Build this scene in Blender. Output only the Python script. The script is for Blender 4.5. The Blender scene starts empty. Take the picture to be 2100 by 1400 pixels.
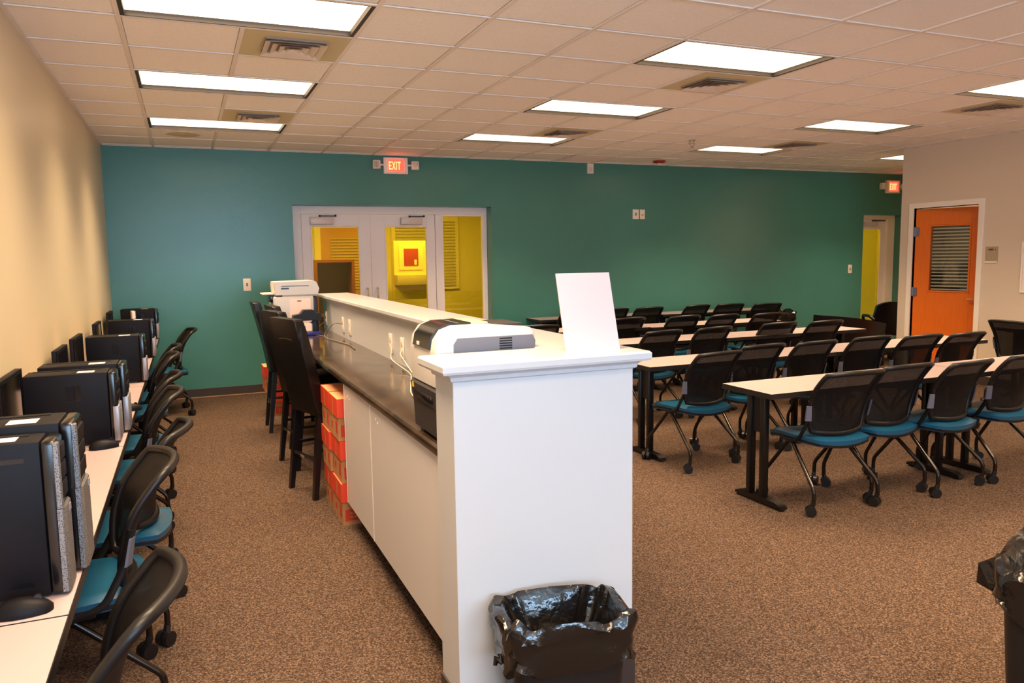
import bpy, bmesh, math, random
from mathutils import Vector, Matrix, noise

# ------------------------------------------------------------------ camera, world, exposure
scene = bpy.context.scene
COL = scene.collection
RND = random.Random(7)

cam_data = bpy.data.cameras.new('camera')
cam = bpy.data.objects.new('camera', cam_data)
COL.objects.link(cam)
YAW, PITCH, ROLL = 0.3979, -0.1103, -0.0153
cyw, syw, cp, sp = math.cos(YAW), math.sin(YAW), math.cos(PITCH), math.sin(PITCH)
fwd = Vector((syw * cp, cyw * cp, sp))
rgt0 = Vector((cyw, -syw, 0))
up0 = rgt0.cross(fwd)
rgt = math.cos(ROLL) * rgt0 + math.sin(ROLL) * up0
upv = -math.sin(ROLL) * rgt0 + math.cos(ROLL) * up0
m3 = Matrix((rgt, upv, -fwd)).transposed()
cam.matrix_world = Matrix.Translation((-0.048, -0.083, 1.577)) @ m3.to_4x4()
cam_data.sensor_width = 36
cam_data.lens = 1583.1 / 2100 * 36
cam_data.clip_start = 0.02
scene.camera = cam

world = bpy.data.worlds.new('world')
scene.world = world
world.use_nodes = True
wbg = world.node_tree.nodes['Background']
wbg.inputs[0].default_value = (0.72, 0.82, 1.0, 1)
wbg.inputs[1].default_value = 1.0

vs = scene.view_settings
vs.view_transform = 'Standard'
vs.look = 'None'
vs.gamma = 1
vs.use_curve_mapping = False
vs.exposure = 0.41

LAMP_COLOR = (1.0, 0.72, 0.44)
LAMP_POWER = 2.7           # glow of the ceiling lenses themselves
LAMP_WATTS = 34.0          # light thrown down by each ceiling panel
DAY_POWER = 235.0         # daylight through the window behind the camera

day = bpy.data.lights.new('daylight', 'AREA')
day.shape = 'RECTANGLE'
day.size, day.size_y = 3.4, 1.5
day.color = (0.44, 0.70, 1.0)
day.energy = DAY_POWER
dayo = bpy.data.objects.new('daylight', day)
COL.objects.link(dayo)
dayo.location = (0.75, -2.75, 1.75)
dayo.rotation_euler = (math.radians(135), 0, 0)

# ------------------------------------------------------------------ materials
MATS = {}


def S(r, g, b):
    def f(c):
        c /= 255.0
        return c / 12.92 if c <= 0.04045 else ((c + 0.055) / 1.055) ** 2.4
    return (f(r), f(g), f(b), 1)


def mat(name, col, rough=0.5, metal=0.0, spec=0.5, noise_amt=0.0, noise_scale=40.0, bump=0.0, bump_scale=200.0,
        emit=None, emit_str=0.0, alpha=None, coat=0.0, stretch=None):
    m = bpy.data.materials.new(name)
    m.use_nodes = True
    nt = m.node_tree
    b = nt.nodes['Principled BSDF']
    b.inputs['Base Color'].default_value = col
    b.inputs['Roughness'].default_value = rough
    b.inputs['Metallic'].default_value = metal
    b.inputs['Specular IOR Level'].default_value = spec
    b.inputs['Coat Weight'].default_value = coat
    tc = None
    if noise_amt or bump:
        tc = nt.nodes.new('ShaderNodeTexCoord')
        src = tc.outputs['Object']
        if stretch:
            mp = nt.nodes.new('ShaderNodeMapping')
            mp.inputs['Scale'].default_value = stretch
            nt.links.new(src, mp.inputs[0])
            src = mp.outputs[0]
    if noise_amt:
        n = nt.nodes.new('ShaderNodeTexNoise')
        n.inputs['Scale'].default_value = noise_scale
        n.inputs['Detail'].default_value = 4
        nt.links.new(src, n.inputs['Vector'])
        r = nt.nodes.new('ShaderNodeValToRGB')
        r.color_ramp.elements[0].position = 0.3
        r.color_ramp.elements[1].position = 0.7
        k0, k1 = 1 - noise_amt, 1 + noise_amt
        r.color_ramp.elements[0].color = tuple(min(1, c * k0) for c in col[:3]) + (1,)
        r.color_ramp.elements[1].color = tuple(min(1, c * k1) for c in col[:3]) + (1,)
        nt.links.new(n.outputs['Fac'], r.inputs[0])
        nt.links.new(r.outputs[0], b.inputs['Base Color'])
    if bump:
        n2 = nt.nodes.new('ShaderNodeTexNoise')
        n2.inputs['Scale'].default_value = bump_scale
        n2.inputs['Detail'].default_value = 3
        nt.links.new(src, n2.inputs['Vector'])
        bp = nt.nodes.new('ShaderNodeBump')
        bp.inputs['Strength'].default_value = bump
        bp.inputs['Distance'].default_value = 0.01
        nt.links.new(n2.outputs['Fac'], bp.inputs['Height'])
        nt.links.new(bp.outputs[0], b.inputs['Normal'])
    if emit:
        b.inputs['Emission Color'].default_value = emit
        b.inputs['Emission Strength'].default_value = emit_str
    if alpha is not None:
        b.inputs['Alpha'].default_value = alpha
    MATS[name] = m
    return m


def carpet_material():
    m = mat('carpet', S(128, 98, 78), 0.95, spec=0.1)
    nt = m.node_tree
    b = nt.nodes['Principled BSDF']
    tc = nt.nodes.new('ShaderNodeTexCoord')
    v = nt.nodes.new('ShaderNodeTexVoronoi')          # tufts
    v.inputs['Scale'].default_value = 200
    nt.links.new(tc.outputs['Object'], v.inputs['Vector'])
    sep = nt.nodes.new('ShaderNodeSeparateColor')
    nt.links.new(v.outputs['Color'], sep.inputs[0])
    n = nt.nodes.new('ShaderNodeTexNoise')            # mottling
    n.inputs['Scale'].default_value = 85
    n.inputs['Detail'].default_value = 4
    n.inputs['Roughness'].default_value = 0.7
    nt.links.new(tc.outputs['Object'], n.inputs['Vector'])
    av = nt.nodes.new('ShaderNodeMix')
    av.inputs[0].default_value = 0.62
    nt.links.new(sep.outputs[0], av.inputs[2])
    nt.links.new(n.outputs['Fac'], av.inputs[3])
    r = nt.nodes.new('ShaderNodeValToRGB')
    e = r.color_ramp.elements
    e[0].position, e[0].color = 0.24, S(42, 31, 25)
    e[1].position, e[1].color = 0.80, S(138, 114, 98)
    x = e.new(0.5)
    x.color = S(78, 61, 50)
    nt.links.new(av.outputs[0], r.inputs[0])
    nt.links.new(r.outputs[0], b.inputs['Base Color'])
    bp = nt.nodes.new('ShaderNodeBump')
    bp.inputs['Strength'].default_value = 0.15
    bp.inputs['Distance'].default_value = 0.003
    nt.links.new(v.outputs['Distance'], bp.inputs['Height'])
    nt.links.new(bp.outputs[0], b.inputs['Normal'])


def stone_material():
    m = mat('stone', S(92, 76, 62), 0.10, spec=0.4)
    nt = m.node_tree
    b = nt.nodes['Principled BSDF']
    tc = nt.nodes.new('ShaderNodeTexCoord')
    n = nt.nodes.new('ShaderNodeTexNoise')
    n.inputs['Scale'].default_value = 6
    n.inputs['Detail'].default_value = 8
    n.inputs['Distortion'].default_value = 1.2
    nt.links.new(tc.outputs['Object'], n.inputs['Vector'])
    r = nt.nodes.new('ShaderNodeValToRGB')
    e = r.color_ramp.elements
    e[0].position, e[0].color = 0.3, S(46, 36, 29)
    e[1].position, e[1].color = 0.75, S(84, 66, 52)
    x = e.new(0.5)
    x.color = S(62, 48, 38)
    nt.links.new(n.outputs['Fac'], r.inputs[0])
    nt.links.new(r.outputs[0], b.inputs['Base Color'])


def pane_material(name, tint, gloss=0.12, rough=0.03):
    m = bpy.data.materials.new(name)
    m.use_nodes = True
    nt = m.node_tree
    nt.nodes.clear()
    out = nt.nodes.new('ShaderNodeOutputMaterial')
    tr = nt.nodes.new('ShaderNodeBsdfTransparent')
    tr.inputs[0].default_value = tint
    gl = nt.nodes.new('ShaderNodeBsdfGlossy')
    gl.inputs['Color'].default_value = (1, 1, 1, 1)
    gl.inputs['Roughness'].default_value = rough
    lw = nt.nodes.new('ShaderNodeLayerWeight')      # Schlick reflectance, the same on both faces
    pw = nt.nodes.new('ShaderNodeMath')
    pw.operation = 'POWER'
    pw.inputs[1].default_value = 5
    ma = nt.nodes.new('ShaderNodeMath')
    ma.operation = 'MULTIPLY_ADD'
    ma.inputs[1].default_value = 0.95
    ma.inputs[2].default_value = 0.04
    nt.links.new(lw.outputs['Facing'], pw.inputs[0])
    nt.links.new(pw.outputs[0], ma.inputs[0])
    mx = nt.nodes.new('ShaderNodeMixShader')
    nt.links.new(ma.outputs[0], mx.inputs[0])
    nt.links.new(tr.outputs[0], mx.inputs[1])
    nt.links.new(gl.outputs[0], mx.inputs[2])
    nt.links.new(mx.outputs[0], out.inputs[0])
    MATS[name] = m


def perforated_material():
    m = mat('perforated', S(150, 148, 150), 0.4, 0.6)
    nt = m.node_tree
    b = nt.nodes['Principled BSDF']
    tc = nt.nodes.new('ShaderNodeTexCoord')
    v = nt.nodes.new('ShaderNodeTexVoronoi')
    v.inputs['Scale'].default_value = 330
    nt.links.new(tc.outputs['Object'], v.inputs['Vector'])
    r = nt.nodes.new('ShaderNodeValToRGB')
    r.color_ramp.interpolation = 'CONSTANT'
    e = r.color_ramp.elements
    e[0].position, e[0].color = 0.0, S(44, 44, 48)
    e[1].position, e[1].color = 0.36, S(140, 138, 140)
    nt.links.new(v.outputs['Distance'], r.inputs[0])
    nt.links.new(r.outputs[0], b.inputs['Base Color'])


def mesh_fabric():
    m = bpy.data.materials.new('mesh_fabric')
    m.use_nodes = True
    nt = m.node_tree
    b = nt.nodes['Principled BSDF']
    b.inputs['Base Color'].default_value = S(17, 13, 13)
    b.inputs['Roughness'].default_value = 0.6
    b.inputs['Specular IOR Level'].default_value = 0.25
    tc = nt.nodes.new('ShaderNodeTexCoord')
    n = nt.nodes.new('ShaderNodeTexNoise')
    n.inputs['Scale'].default_value = 600
    nt.links.new(tc.outputs['Object'], n.inputs['Vector'])
    r = nt.nodes.new('ShaderNodeValToRGB')
    e = r.color_ramp.elements
    e[0].position, e[0].color = 0.40, (0.90, 0.90, 0.90, 1)
    e[1].position, e[1].color = 0.52, (1, 1, 1, 1)
    nt.links.new(n.outputs['Fac'], r.inputs[0])
    nt.links.new(r.outputs[0], b.inputs['Alpha'])
    MATS['mesh_fabric'] = m


carpet_material()
stone_material()
perforated_material()
mesh_fabric()
pane_material('yellow_glass', (0.80, 0.715, 0.17, 1))
pane_material('clear_glass', (0.9, 0.92, 0.9, 1))
pane_material('day_glass', (0.95, 0.97, 1.0, 1))
mat('paint_teal', S(70, 132, 123), 0.30, spec=0.55, noise_amt=0.06, noise_scale=1.2, bump=0.05, bump_scale=60)
mat('paint_cream', S(222, 205, 173), 0.36, spec=0.45, bump=0.05, bump_scale=60)
mat('paint_beige', S(222, 204, 184), 0.55, spec=0.3, bump=0.04, bump_scale=80)
mat('ceiling_tile', S(250, 243, 236), 0.9, spec=0.1, noise_amt=0.05, noise_scale=120, bump=0.15, bump_scale=300)
mat('grid_metal', S(238, 226, 216), 0.45, spec=0.4)
mat('olive_panel', S(206, 192, 152), 0.6)
mat('diffuser_metal', S(222, 206, 190), 0.5)
mat('dark_gap', S(22, 18, 18), 0.8)
mat('lamp_frame', S(40, 32, 28), 0.5)
mat('lamp_lens', S(255, 250, 240), 0.4, emit=LAMP_COLOR + (1,), emit_str=LAMP_POWER)
mat('baseboard', S(62, 50, 46), 0.5)
mat('base_lip', S(176, 140, 104), 0.8)
mat('white_paint', S(203, 204, 209), 0.28, spec=0.5)
mat('white_laminate', S(180, 161, 162), 0.3, spec=0.45)
mat('cabinet_gray', S(214, 210, 212), 0.3, spec=0.45)
mat('edge_black', S(26, 22, 22), 0.4)
mat('black_metal', S(18, 14, 13), 0.3, spec=0.4)
mat('black_tube', S(30, 22, 18), 0.2, metal=0.3, spec=0.6)
mat('black_plastic', S(22, 18, 18), 0.40, spec=0.35)
mat('caster_black', S(20, 18, 20), 0.35)
mat('bracket_gray', S(120, 124, 142), 0.35, metal=0.4)
mat('seat_teal', S(20, 82, 114), 0.38, spec=0.5, bump=0.08, bump_scale=350)
mat('pc_black', S(17, 15, 20), 0.5, spec=0.16, bump=0.04, bump_scale=400)
mat('pc_gloss', S(18, 17, 20), 0.2)
mat('pc_silver', S(158, 152, 154), 0.4, metal=0.6)
mat('sticker', S(240, 226, 214), 0.6)
mat('leather_black', S(19, 14, 14), 0.36, spec=0.35, bump=0.10, bump_scale=120)
mat('wood_black', S(20, 17, 20), 0.32)
mat('cardboard', S(188, 132, 84), 0.85, noise_amt=0.08, noise_scale=18)
mat('box_red', S(232, 70, 34), 0.55)
mat('lid_tan', S(232, 156, 104), 0.7)
mat('box_ink', S(196, 58, 30), 0.7)
mat('box_yellow', S(226, 178, 40), 0.6)
mat('frame_gray', S(242, 234, 236), 0.42)
mat('frame_white', S(250, 238, 226), 0.4)
mat('closer_metal', S(214, 200, 194), 0.4, metal=0.1)
mat('chrome', S(220, 214, 206), 0.15, metal=1.0)
mat('door_orange', S(232, 112, 24), 0.42, noise_amt=0.06, noise_scale=9, stretch=(6, 6, 0.6))
mat('door_tan', S(206, 150, 84), 0.5)
mat('door_brown', S(140, 78, 30), 0.5)
mat('blind_slat', S(200, 190, 170), 0.6)
mat('plate_white', S(246, 236, 224), 0.4)
mat('plate_slot', S(150, 134, 118), 0.5)
mat('exit_red', S(255, 70, 40), 0.5, emit=(1.0, 0.035, 0.02, 1), emit_str=3.2)
mat('exit_letter', S(255, 120, 70), 0.5, emit=(1.0, 0.26, 0.08, 1), emit_str=2.6)
mat('printer_white', S(206, 201, 199), 0.35)
mat('printer_gray', S(112, 110, 118), 0.45)
mat('printer_dark', S(54, 50, 52), 0.4)
mat('paper_white', S(206, 188, 193), 0.35, spec=0.4)
mat('paper_pink', S(252, 226, 218), 0.5)
mat('bag_black', S(20, 17, 16), 0.17, spec=0.7, bump=0.55, bump_scale=22)
mat('bin_black', S(22, 19, 19), 0.42)
mat('cord_gray', S(120, 106, 96), 0.5)
mat('cord_white', S(226, 216, 204), 0.5)
mat('screen_black', S(14, 14, 18), 0.12)
mat('blue_plastic', S(40, 50, 130), 0.35)
mat('red_device', S(170, 34, 22), 0.5)
mat('poster_red', S(176, 52, 36), 0.6)
mat('sign_tan', S(176, 156, 128), 0.5)
mat('sign_ink', S(84, 68, 54), 0.6)
mat('hall_cream', S(236, 226, 180), 0.7)
mat('hall_floor', S(96, 86, 66), 0.6)
mat('hall_fill_lamp', S(255, 240, 220), 0.5, emit=(1.0, 0.80, 0.55, 1), emit_str=4.0)  # glow of the lamps added behind the yellow glass
mat('office_lamp', S(255, 240, 220), 0.5, emit=(1.0, 0.80, 0.55, 1), emit_str=9.0)

# ------------------------------------------------------------------ mesh helpers


def bm_new():
    return bmesh.new()


def box(bm, x0, x1, y0, y1, z0, z1, bev=0.0, seg=2, M=None):
    r = bmesh.ops.create_cube(bm, size=1.0)
    vs_ = r['verts']
    for v in vs_:
        v.co = Vector(((x0 + x1) / 2 + v.co.x * (x1 - x0), (y0 + y1) / 2 + v.co.y * (y1 - y0), (z0 + z1) / 2 + v.co.z * (z1 - z0)))
    if bev > 0:
        es = list({e for v in vs_ for e in v.link_edges})
        rr = bmesh.ops.bevel(bm, geom=es, offset=bev, segments=seg, profile=0.5, affect='EDGES')
        vs_ = list({v for f in rr['faces'] for v in f.verts} | {v for v in vs_ if v.is_valid})
    if M is not None:
        for v in vs_:
            v.co = M @ v.co
    return vs_


def cyl(bm, p, q, r, n=12, r2=None, caps=True):
    p, q = Vector(p), Vector(q)
    d = (q - p).normalized()
    a = d.orthogonal().normalized()
    b = d.cross(a)
    r2 = r if r2 is None else r2
    A, B = [], []
    for i in range(n):
        t = 2 * math.pi * i / n
        o = a * math.cos(t) + b * math.sin(t)
        A.append(bm.verts.new(p + o * r))
        B.append(bm.verts.new(q + o * r2))
    for i in range(n):
        j = (i + 1) % n
        bm.faces.new((A[i], A[j], B[j], B[i]))
    if caps:
        bm.faces.new(A[::-1])
        bm.faces.new(B)


def tube(bm, pts, r, n=8, closed=False, radii=None, flat=1.0):
    pts = [Vector(p) for p in pts]
    N = len(pts)
    rings = []
    prev = None
    for i, p in enumerate(pts):
        if closed:
            d = (pts[(i + 1) % N] - pts[i - 1]).normalized()
        else:
            d = (pts[min(i + 1, N - 1)] - pts[max(i - 1, 0)]).normalized()
        if prev is None:
            a = d.orthogonal().normalized()
        else:
            a = (prev - d * prev.dot(d)).normalized()
        prev = a
        b = d.cross(a)
        rr = radii[i] if radii else r
        rings.append([bm.verts.new(p + (a * math.cos(2 * math.pi * k / n) + b * math.sin(2 * math.pi * k / n) * flat) * rr) for k in range(n)])
    for i in range(N if closed else N - 1):
        A, B = rings[i], rings[(i + 1) % N]
        off = 0
        if closed and i == N - 1:
            off = min(range(n), key=lambda o: sum((A[k].co - B[(k + o) % n].co).length for k in range(n)))
        for k in range(n):
            bm.faces.new((A[k], A[(k + 1) % n], B[(k + 1 + off) % n], B[(k + off) % n]))
    if not closed:
        bm.faces.new(rings[0][::-1])
        bm.faces.new(rings[-1])


def arc_path(pts, rad, n=5):
    """polyline with rounded corners"""
    pts = [Vector(p) for p in pts]
    out = [pts[0]]
    for i in range(1, len(pts) - 1):
        a, b, c = pts[i - 1], pts[i], pts[i + 1]
        r = min(rad, (a - b).length * 0.45, (c - b).length * 0.45)
        p0 = b + (a - b).normalized() * r
        p1 = b + (c - b).normalized() * r
        for k in range(n + 1):
            t = k / n
            out.append((1 - t) ** 2 * p0 + 2 * t * (1 - t) * b + t * t * p1)
    out.append(pts[-1])
    return out


def prism(bm, poly, axis, a, b):
    """extrude polygon (2-D list) along axis from a to b"""
    def P(u, v, w):
        if axis == 'x':
            return (w, u, v)
        if axis == 'y':
            return (u, w, v)
        return (u, v, w)
    A = [bm.verts.new(P(u, v, a)) for u, v in poly]
    B = [bm.verts.new(P(u, v, b)) for u, v in poly]
    n = len(poly)
    bm.faces.new(A)
    bm.faces.new(B[::-1])
    for i in range(n):
        bm.faces.new((A[i], B[i], B[(i + 1) % n], A[(i + 1) % n]))


def quad(bm, *ps):
    bm.faces.new([bm.verts.new(p) for p in ps])


def lathe(bm, prof, n=20, c=(0, 0, 0), cap=True):
    rings = []
    for r, z in prof:
        rings.append([bm.verts.new((c[0] + r * math.cos(2 * math.pi * k / n), c[1] + r * math.sin(2 * math.pi * k / n), c[2] + z)) for k in range(n)])
    for A, B in zip(rings, rings[1:]):
        for k in range(n):
            bm.faces.new((A[k], A[(k + 1) % n], B[(k + 1) % n], B[k]))
    if cap:
        bm.faces.new(rings[0][::-1])
        bm.faces.new(rings[-1])


def sheet(bm, fn, nu, nv, thick=None):
    """grid surface fn(u,v) u,v in [0,1]; thick: offset fn2 for closed slab"""
    def g(f):
        return [[bm.verts.new(f(i / nu, j / nv)) for i in range(nu + 1)] for j in range(nv + 1)]
    A = g(fn)
    for j in range(nv):
        for i in range(nu):
            bm.faces.new((A[j][i], A[j][i + 1], A[j + 1][i + 1], A[j + 1][i]))
    if thick:
        B = g(thick)
        for j in range(nv):
            for i in range(nu):
                bm.faces.new((B[j][i], B[j + 1][i], B[j + 1][i + 1], B[j][i + 1]))
        bd = [(j, 0) for j in range(nv + 1)] + [(nv, i) for i in range(1, nu + 1)] + [(j, nu) for j in range(nv - 1, -1, -1)] + [(0, i) for i in range(nu - 1, 0, -1)]
        for k in range(len(bd)):
            p, q = bd[k], bd[(k + 1) % len(bd)]
            bm.faces.new((A[p[0]][p[1]], A[q[0]][q[1]], B[q[0]][q[1]], B[p[0]][p[1]]))


def obj(name, bm, m, parent=None, smooth=35, loc=None, rotz=None, label=None, kind=None):
    bmesh.ops.recalc_face_normals(bm, faces=bm.faces)
    me = bpy.data.meshes.new(name)
    bm.to_mesh(me)
    bm.free()
    me.materials.append(MATS[m])
    if smooth:
        me.polygons.foreach_set('use_smooth', [True] * len(me.polygons))
        me.set_sharp_from_angle(angle=math.radians(smooth))
    o = bpy.data.objects.new(name, me)
    COL.objects.link(o)
    if parent is not None:
        o.parent = parent
    if loc is not None:
        o.location = loc
    if rotz is not None:
        o.rotation_euler = (0, 0, rotz)
    if label:
        o['label'] = label
    if kind:
        o['kind'] = kind
    return o


def tag(o, label, cat, group=None, kind=None):
    o['label'] = label
    o['category'] = cat
    if group:
        o['group'] = group
    if kind:
        o['kind'] = kind
    return o


def thing(name, label, cat, loc=(0, 0, 0), rotz=0, group=None, kind=None):
    o = bpy.data.objects.new(name, None)
    o.empty_display_size = 0.1
    COL.objects.link(o)
    o.location = loc
    o.rotation_euler = (0, 0, rotz)
    return tag(o, label, cat, group, kind)


def dup(root, loc, rotz, label, group=None):
    r = root.copy()
    COL.objects.link(r)
    r.location = loc
    r.rotation_euler = (0, 0, rotz)
    r['label'] = label
    if group:
        r['group'] = group
    for ch in list(root.children):
        c = ch.copy()
        COL.objects.link(c)
        c.parent = r
        for g in list(ch.children):
            d = g.copy()
            COL.objects.link(d)
            d.parent = c
    return r


def bx(name, m, parent, x0, x1, y0, y1, z0, z1, bev=0.0, seg=2, **k):
    b = bm_new()
    box(b, x0, x1, y0, y1, z0, z1, bev, seg)
    return obj(name, b, m, parent, **k)


R = math.radians
# ------------------------------------------------------------------ room shell
XL, XR, YB, YF, H = -0.812, 8.44, 9.48, -2.6, 2.836
XA, YC = 12.2, 7.19      # alcove end, corner of the right wall
GX, GY, U = -0.292, 4.498, 0.6096

b = bm_new()
box(b, XL - .2, XA + .2, YF - .3, 13.9, -0.12, 0)
tag(obj('floor', b, 'carpet', smooth=0), 'brown speckled carpet floor of the whole room', 'floor', kind='structure')

b = bm_new()
box(b, XL - .15, XL, YF - .15, YB + .3, 0, H + .15)
tag(obj('wall_left', b, 'paint_cream', smooth=0), 'cream satin wall behind the computer desks', 'wall', kind='structure')

# back wall with two openings
DX0, DX1, DZ = 1.168, 3.703, 2.222      # storefront opening
EX0, EX1, EZ = 10.27, 11.12, 2.16       # far door opening
RD = 0.23
b = bm_new()
box(b, XL - .15, DX0, YB, YB + RD, 0, H + .15)
box(b, DX0, DX1, YB, YB + RD, DZ, H + .15)
box(b, DX1, EX0, YB, YB + RD, 0, H + .15)
box(b, EX0, EX1, YB, YB + RD, EZ, H + .15)
box(b, EX1, XA + .15, YB, YB + RD, 0, H + .15)
tag(obj('wall_back', b, 'paint_teal', smooth=0), 'dark teal painted wall at the far end', 'wall', kind='structure')

# right wall with the orange door opening
OY0, OY1, OZ = 6.125, 6.995, 2.09
b = bm_new()
box(b, XR, XR + .14, YF - .15, OY0, 0, H + .15)
box(b, XR, XR + .14, OY0, OY1, OZ, H + .15)
box(b, XR, XR + .14, OY1, YC, 0, H + .15)
box(b, XR + .14, XA, YC - .12, YC, 0, H + .15)
tag(obj('wall_right', b, 'paint_beige', smooth=0), 'plain beige wall with the orange door, ending in a corner', 'wall', kind='structure')
b = bm_new()
box(b, XA, XA + .15, YC - .12, YB + .2, 0, H + .15)
tag(obj('wall_alcove', b, 'paint_beige', smooth=0), 'beige end wall of the alcove behind the right corner', 'wall', kind='structure')
# wall behind the camera with a window band
b = bm_new()
WX0, WX1, WZ0, WZ1 = -0.7, 2.4, 0.95, 2.4
box(b, XL - .15, WX0, YF - .15, YF, 0, H + .15)
box(b, WX1, XR + .15, YF - .15, YF, 0, H + .15)
box(b, WX0, WX1, YF - .15, YF, 0, WZ0)
box(b, WX0, WX1, YF - .15, YF, WZ1, H + .15)
tag(obj('wall_front', b, 'paint_cream', smooth=0), 'cream wall behind the camera with a window', 'wall', kind='structure')
w = thing('window_1', 'wide daylight window in the wall behind the camera', 'window', (0, 0, 0), kind='structure')
b = bm_new()
for x in (WX0, (WX0 + WX1) / 2 - .02, WX1 - .04):
    box(b, x, x + .04, YF - .1, YF - .04, WZ0, WZ1)
for z in (WZ0, WZ1 - .04):
    box(b, WX0, WX1, YF - .1, YF - .04, z, z + .04)
obj('window_frame', b, 'frame_white', w, smooth=0)

# office behind the orange door
b = bm_new()
box(b, XR + .14, 11.2, 4.4, 4.5, 0, 2.7)
box(b, 11.1, 11.2, 4.5, YC - .12, 0, 2.7)
box(b, XR + .14, 11.2, 4.5, YC - .12, 2.6, 2.7)
tag(obj('wall_office', b, 'paint_cream', smooth=0), 'cream walls of the small office behind the orange door', 'wall', kind='structure')
l = thing('ceiling_light', 'lit ceiling panel inside the office behind the orange door', 'light', (9.7, 5.8, 2.58))
bx('lens', 'office_lamp', l, -.5, .5, -.3, .3, 0, .012, smooth=0)

# hallway behind the yellow glass
HB = 13.4
b = bm_new()
box(b, -1.5, 6.5, HB, HB + .1, 0, 2.8)
box(b, -1.6, -1.5, YB + RD, HB, 0, 2.8)
box(b, 6.5, 6.6, YB + RD, HB, 0, 2.8)
box(b, -1.6, 6.6, YB + RD, HB + .1, 2.8, 2.9)
tag(obj('wall_hallway', b, 'hall_cream', smooth=0), 'pale hallway walls seen through the yellow glass', 'wall', kind='structure')
b = bm_new()
box(b, EX0 - 1.2, EX1 + 1.6, 11.4, 11.5, 0, 2.8)
box(b, EX0 - 1.3, EX0 - 1.2, YB + RD, 11.5, 0, 2.8)
box(b, EX1 + 1.6, EX1 + 1.7, YB + RD, 11.5, 0, 2.8)
box(b, EX0 - 1.3, EX1 + 1.7, YB + RD, 11.5, 2.8, 2.9)
tag(obj('wall_lobby', b, 'hall_cream', smooth=0), 'pale lobby walls seen through the far glass door', 'wall', kind='structure')
for (lx, ly, lab) in ((1.4, 11.3, 'added ceiling panel lighting the hallway behind the left glass door'), (3.6, 11.3, 'added ceiling panel lighting the hallway behind the tall side pane'),
                      (10.6, 10.6, 'added ceiling panel lighting the lobby behind the far glass door')):
    l = thing('ceiling_light', lab, 'light', (lx, ly, 2.78))  # added unseen lamp, put in to brighten the space behind the yellow glass
    bx('lens', 'hall_fill_lamp', l, -.6, .6, -.3, .3, 0, .012, smooth=0)
    hl_ = bpy.data.lights.new('hall_fill_lamp', 'AREA')
    hl_.shape = 'RECTANGLE'
    hl_.size, hl_.size_y = 1.1, .5
    hl_.color = (1.0, 0.80, 0.55)
    hl_.energy = 62.0 if lx < 9 else 30.0
    ho_ = bpy.data.objects.new('hall_fill_lamp', hl_)
    COL.objects.link(ho_)
    ho_.parent = l
    ho_.location = (0, 0, -.004)

# ceiling
b = bm_new()
box(b, XL - .15, XA + .15, YF - .15, YB + .2, H + .12, H + .2)
ceil = obj('ceiling', b, 'ceiling_tile', smooth=0)
tag(ceil, 'suspended ceiling of pale two-foot tiles in a white grid', 'ceiling', kind='structure')

LIGHTS = [(c, r) for c in (0, 5, 10) for r in (-10, -7, -4, -1, 2, 5)] + [(15, 5)]
VENTS = [(c + 1, r) for c in (0, 5, 10) for r in (0, 4)]
SPEAKER = (0, 6)
RETURN = (8, 7)
used = set()
for c, r in LIGHTS:
    used |= {(c, r), (c + 1, r)}
for v in VENTS + [RETURN]:
    used.add(v)
NC0, NC1, NR0, NR1 = -1, 20, -12, 8
b = bm_new()
box(b, -U / 2 + .012, U / 2 - .012, -U / 2 + .012, U / 2 - .012, 0.004, 0.02, 0.003, 1)
proto_tile = None
rest = bm_new()
for c in range(NC0, NC1 + 1):
    for r in range(NR0, NR1 + 1):
        if (c, r) in used:
            continue
        x, y = GX + (c + .5) * U, GY + (r + .5) * U
        if x > XR + .5 and y < YC:
            continue
        x0, x1 = max(x - U / 2 + .012, XL + .02), min(x + U / 2 - .012, XA)
        y0, y1 = y - U / 2 + .012, min(y + U / 2 - .012, YB - .015)
        if y1 - y0 < .05 or x1 - x0 < .05:
            continue
        full = x0 == x - U / 2 + .012 and x1 == x + U / 2 - .012 and y1 == y + U / 2 - .012
        if r < -2 or c > 18:
            box(rest, x0, x1, y0, y1, H + .004, H + .02)
        elif full:
            if proto_tile is None:
                proto_tile = obj('tile', b, 'ceiling_tile', ceil, smooth=0)
                proto_tile.location = (x, y, H)
            else:
                o = proto_tile.copy()
                COL.objects.link(o)
                o.location = (x, y, H)
        else:
            bb = bm_new()
            box(bb, x0, x1, y0, y1, H + .004, H + .02, .003, 1)
            obj('tile', bb, 'ceiling_tile', ceil, smooth=0)
obj('tile_field', rest, 'ceiling_tile', ceil, smooth=0, kind='stuff')
# T-bar grid: every bar its own piece of geometry, joined as the grid
lights_cells = {}
for c, r in LIGHTS:
    lights_cells[(c + 1, r)] = True      # no bar between the two halves of a fixture
g = bm_new()
for c in range(NC0, NC1 + 2):
    x = GX + c * U
    if not XL < x < XA:
        continue
    for r in range(NR0, NR1 + 1):
        if (c, r) in lights_cells:
            continue
        y0, y1 = GY + r * U, min(GY + (r + 1) * U, YB)
        if x > XR and y0 < YC - .3:
            continue
        box(g, x - .012, x + .012, y0, y1, H - .004, H + .004)
for r in range(NR0, NR1 + 2):
    y = GY + r * U
    if y > YB:
        continue
    x1 = XA if y > YC else XR
    box(g, XL, x1, y - .011, y + .011, H - .0035, H + .0035)
box(g, XL, XL + .022, YF, YB, H - .004, H + .004)
box(g, XL, XA, YB - .022, YB, H - .004, H + .004)
obj('grid_bars', g, 'grid_metal', ceil, smooth=0, label='thin white metal ceiling grid')

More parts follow.
